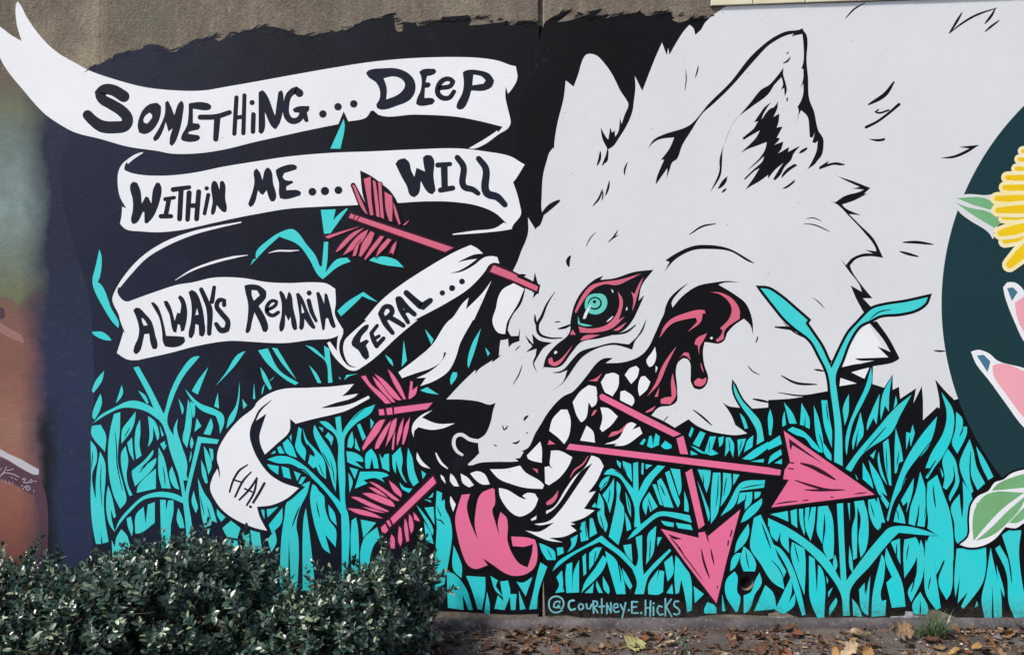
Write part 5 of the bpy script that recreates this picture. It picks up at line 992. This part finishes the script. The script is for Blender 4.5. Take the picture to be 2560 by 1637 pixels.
many(21, 1240, 1390, .07, .34, ('brown', 'tan', 'dark', 'brown'), .035, .09)
many(18, 1050, 1280, .10, .42, ('dark', 'brown', 'tan'), .03, .08)
many(17, 1390, 1640, .09, .40, ('brown', 'tan', 'dark', 'pale', 'russet'), .03, .085)
many(12, 1640, 1860, .10, .42, ('brown', 'russet', 'tan', 'pale'), .03, .08)
many(16, 1850, 2060, .08, .36, ('brown', 'russet', 'tan', 'dark'), .035, .085)
many(18, 2060, 2420, .14, .44, ('tan', 'golden', 'pale', 'brown'), .035, .09)
many(28, 2080, 2620, .32, .50, ('golden', 'tan', 'pale', 'golden', 'brown'), .04, .10)
many(11, 2400, 2640, .09, .34, ('tan', 'brown', 'golden', 'russet'), .04, .10)
hero = drop_leaf(1588, .24, 'pale', .115, 2, .1); hero.data = hero.data.copy(); hero.data.materials[0] = MAT['yellowgreen']
hero['label'] = 'large yellowish green torn leaf on the ground under the artist panel'; del hero['group']; hero.rotation_euler = (0.35, 0, 0.5)
hero = drop_leaf(2252, .17, 'tan', .13, 1, .1); hero['label'] = 'big tan lobed leaf propped beside the grass tuft'; del hero['group']; hero.rotation_euler = (0.9, 0.1, 0.3); hero.location.z += 0.03
hero = drop_leaf(2150, .19, 'pale', .10, 0, .1); hero['label'] = 'pale curled leaf standing on edge left of the big tan leaf'; del hero['group']; hero.rotation_euler = (1.0, 0.2, 2.4); hero.location.z += 0.02

MAT['drytwig'] = litter_mat('grey_twig', (150, 130, 106), (112, 92, 72))
def stick(px, d, L, yaw, r=0.0022, rise=0.0):
    p = at(px, 818.5, d); v = []; f = []; n = 7; ph = rl.random() * 6
    for i in range(n):
        t_ = i / (n - 1); x = (t_ - .5) * L; y = math.sin(t_ * 4 + ph) * L * 0.03; z = math.sin(t_ * 3 + ph * 2) * L * 0.015 + rise * t_
        for k in range(5):
            a = k * 2 * math.pi / 5; rr = r * (1.15 - 0.6 * t_); v.append((x, y + math.cos(a) * rr, z + math.sin(a) * rr))
        if i:
            o_ = len(v) - 10
            for k in range(5): f.append((o_ + k, o_ + (k + 1) % 5, o_ + 5 + (k + 1) % 5, o_ + 5 + k))
    o = add_obj('twig', mesh_from('twig', v, f, MAT['drytwig'], True), label='thin dry twig %.0f cm long lying %s, %s' % (L * 100, next(w for lim, w in SPOTS if px < lim), 'against the wall' if d < .155 else ('near the wall' if d < .17 else ('further out' if d < .3 else 'nearest the viewer'))), category='twig', group='twigs on the ground')
    o.location = (p.x, p.y, ground_h(p.x, p.y) + 0.012); o.rotation_euler = (0, 0, yaw)
    return o
o = stick(1240, .17, .30, -0.1, .0026); o['label'] = 'longest pale twig lying near the wall joint'; del o['group']
for px, d, L, yaw in ((1400, .16, .10, .6), (1415, .18, .09, -.2), (1440, .15, .08, .9), (1812, .33, .09, -.7), (2180, .3, .12, .2), (1930, .14, .09, .5), (2480, .25, .12, -.4), (2330, .38, .14, .1), (1700, .3, .1, 1.2), (2500, .4, .1, .7), (1150, .25, .12, .3)):
    stick(px, d, L, yaw)

def scatter_bits(name, n, size, flat, mat, seed, label, cat):
    r = random.Random(seed); v = []; f = []
    for _ in range(n):
        while True:
            px = r.uniform(600, 3000); d = 0.05 + 0.75 * r.random() ** 1.3
            p = at(px, 818.5, d); x, y = p.x, p.y
            if 0.5 + 1.5 * noise.noise(Vector((x * 3.5, y * 7.0, seed))) > r.random(): break
        z = ground_h(x, y); s = size * r.lognormvariate(0, 0.45); o_ = len(v)
        if flat:
            yaw = r.uniform(0, 6.28); e = Vector((math.cos(yaw), math.sin(yaw), r.gauss(0, .35))).normalized(); g = Vector((-math.sin(yaw), math.cos(yaw), r.gauss(0, .4))).normalized()
            c = Vector((x, y, z + s * 0.3)); w = r.uniform(.3, .7)
            for a, b in ((-1, -.4), (-.2, -1), (.9, -.5), (1.1, .3), (.1, .9), (-.8, .6)): v.append(tuple(c + e * a * s + g * b * s * w + Vector((0, 0, r.uniform(0, .25) * s))))
            v.append(tuple(c + Vector((0, 0, -0.1 * s))))
            for k in range(6): f.append((o_ + k, o_ + (k + 1) % 6, o_ + 6))
        else:
            for a, b, c in ((1, 0, 0), (-1, 0, 0), (0, 1, 0), (0, -1, 0), (0, 0, 1), (0, 0, -1)):
                q = s * r.uniform(.6, 1.2); v.append((x + a * q + r.gauss(0, .2) * s, y + b * q + r.gauss(0, .2) * s, z + 0.3 * s + c * q * .7))
            for a, b, c in ((0, 2, 4), (2, 1, 4), (1, 3, 4), (3, 0, 4), (2, 0, 5), (1, 2, 5), (3, 1, 5), (0, 3, 5)): f.append((o_ + a, o_ + b, o_ + c))
    return add_obj(name, mesh_from(name, v, f, mat), kind='stuff', label=label, category=cat)
def island_mat(name, cols, rough=0.85):
    t = NT(name); g = t.new('ShaderNodeNewGeometry'); k = len(cols)
    return t.done(t.ramp(g.outputs['Random Per Island'], [(i / (k - 1), lin(c)) for i, c in enumerate(cols)]), rough, 0.25)
scatter_bits('leaf_litter', 6500, 0.009, True, island_mat('crumbled_leaf_litter', [(46, 36, 30), (76, 58, 44), (112, 86, 62), (64, 48, 38), (150, 126, 98), (54, 43, 36), (110, 72, 50)]), 5, 'crumbled brown leaf litter strewn along the foot of the wall', 'leaf litter')
scatter_bits('gravel', 3200, 0.0036, False, island_mat('loose_gravel', [(84, 78, 76), (120, 112, 108), (96, 88, 84), (170, 162, 154), (70, 64, 62), (200, 192, 184)]), 6, 'loose grey grit on the ground below the wall', 'gravel')

MAT['tuft'] = leaf_material('tuft_grass', (58, 76, 46), (84, 104, 66), (150, 158, 110))
def tuft(px, d, n, L, seed, label, spread=1.0, wide=0.0022):
    r = random.Random(seed); p = at(px, 818.5, d); base = Vector((p.x, p.y, ground_h(p.x, p.y))); v = []; f = []
    for _ in range(n):
        a = r.uniform(0, 6.28); out = abs(r.gauss(0, .55)) * spread; ln = L * r.uniform(.5, 1.1)
        q = Vector((r.gauss(0, .022), r.gauss(0, .014), 0)); dirv = Vector((math.cos(a) * out, math.sin(a) * out * .6 - .1, 1)).normalized()
        w = Vector((-math.sin(a), math.cos(a), 0)); k0 = len(v)
        for i in range(6):
            t_ = i / 5; ww = wide * (1 - t_) + .0002
            v += [tuple(q + w * ww), tuple(q - w * ww)]
            q = q + dirv * ln / 5; dirv = (dirv + Vector((math.cos(a), math.sin(a) * .6, -1.0)) * (0.10 + 0.22 * t_ * out)).normalized()
            if i: f.append((k0 + 2 * i - 2, k0 + 2 * i - 1, k0 + 2 * i + 1, k0 + 2 * i))
    o = add_obj('grass_tuft', mesh_from('grass_tuft', v, f, MAT['tuft'], True), label=label, category='grass'); o.location = base
tuft(2335, .12, 190, .15, 2, 'bushy tuft of grass growing at the foot of the wall', 1.2)
tuft(2300, .10, 40, .08, 3, 'small low grass tuft left of the bushy tuft')
wd = random.Random(9); base = at(1712, 818.5, .30); base.z = ground_h(base.x, base.y)
weed = add_obj('weed', None, label='small dark green weed between the leaves near the down-pointing arrow', category='weed'); weed.location = base
MAT['weed'] = leaf_material('weed_leaf', (34, 58, 40), (48, 76, 48), (84, 104, 60))
weed_mesh = mesh_from('leaf', LEAF_V, LEAF_F, MAT['weed'], True)
for i in range(26):
    o = add_obj('leaf', weed_mesh, weed); h = wd.uniform(0, .07)
    o.location = (wd.gauss(0, .022) - h * 0.25, wd.gauss(0, .015), h); o.rotation_euler = (wd.gauss(0, .5), wd.uniform(-.9, .1), wd.uniform(0, 6.28)); k = wd.uniform(.016, .03); o.scale = (k, k, k)
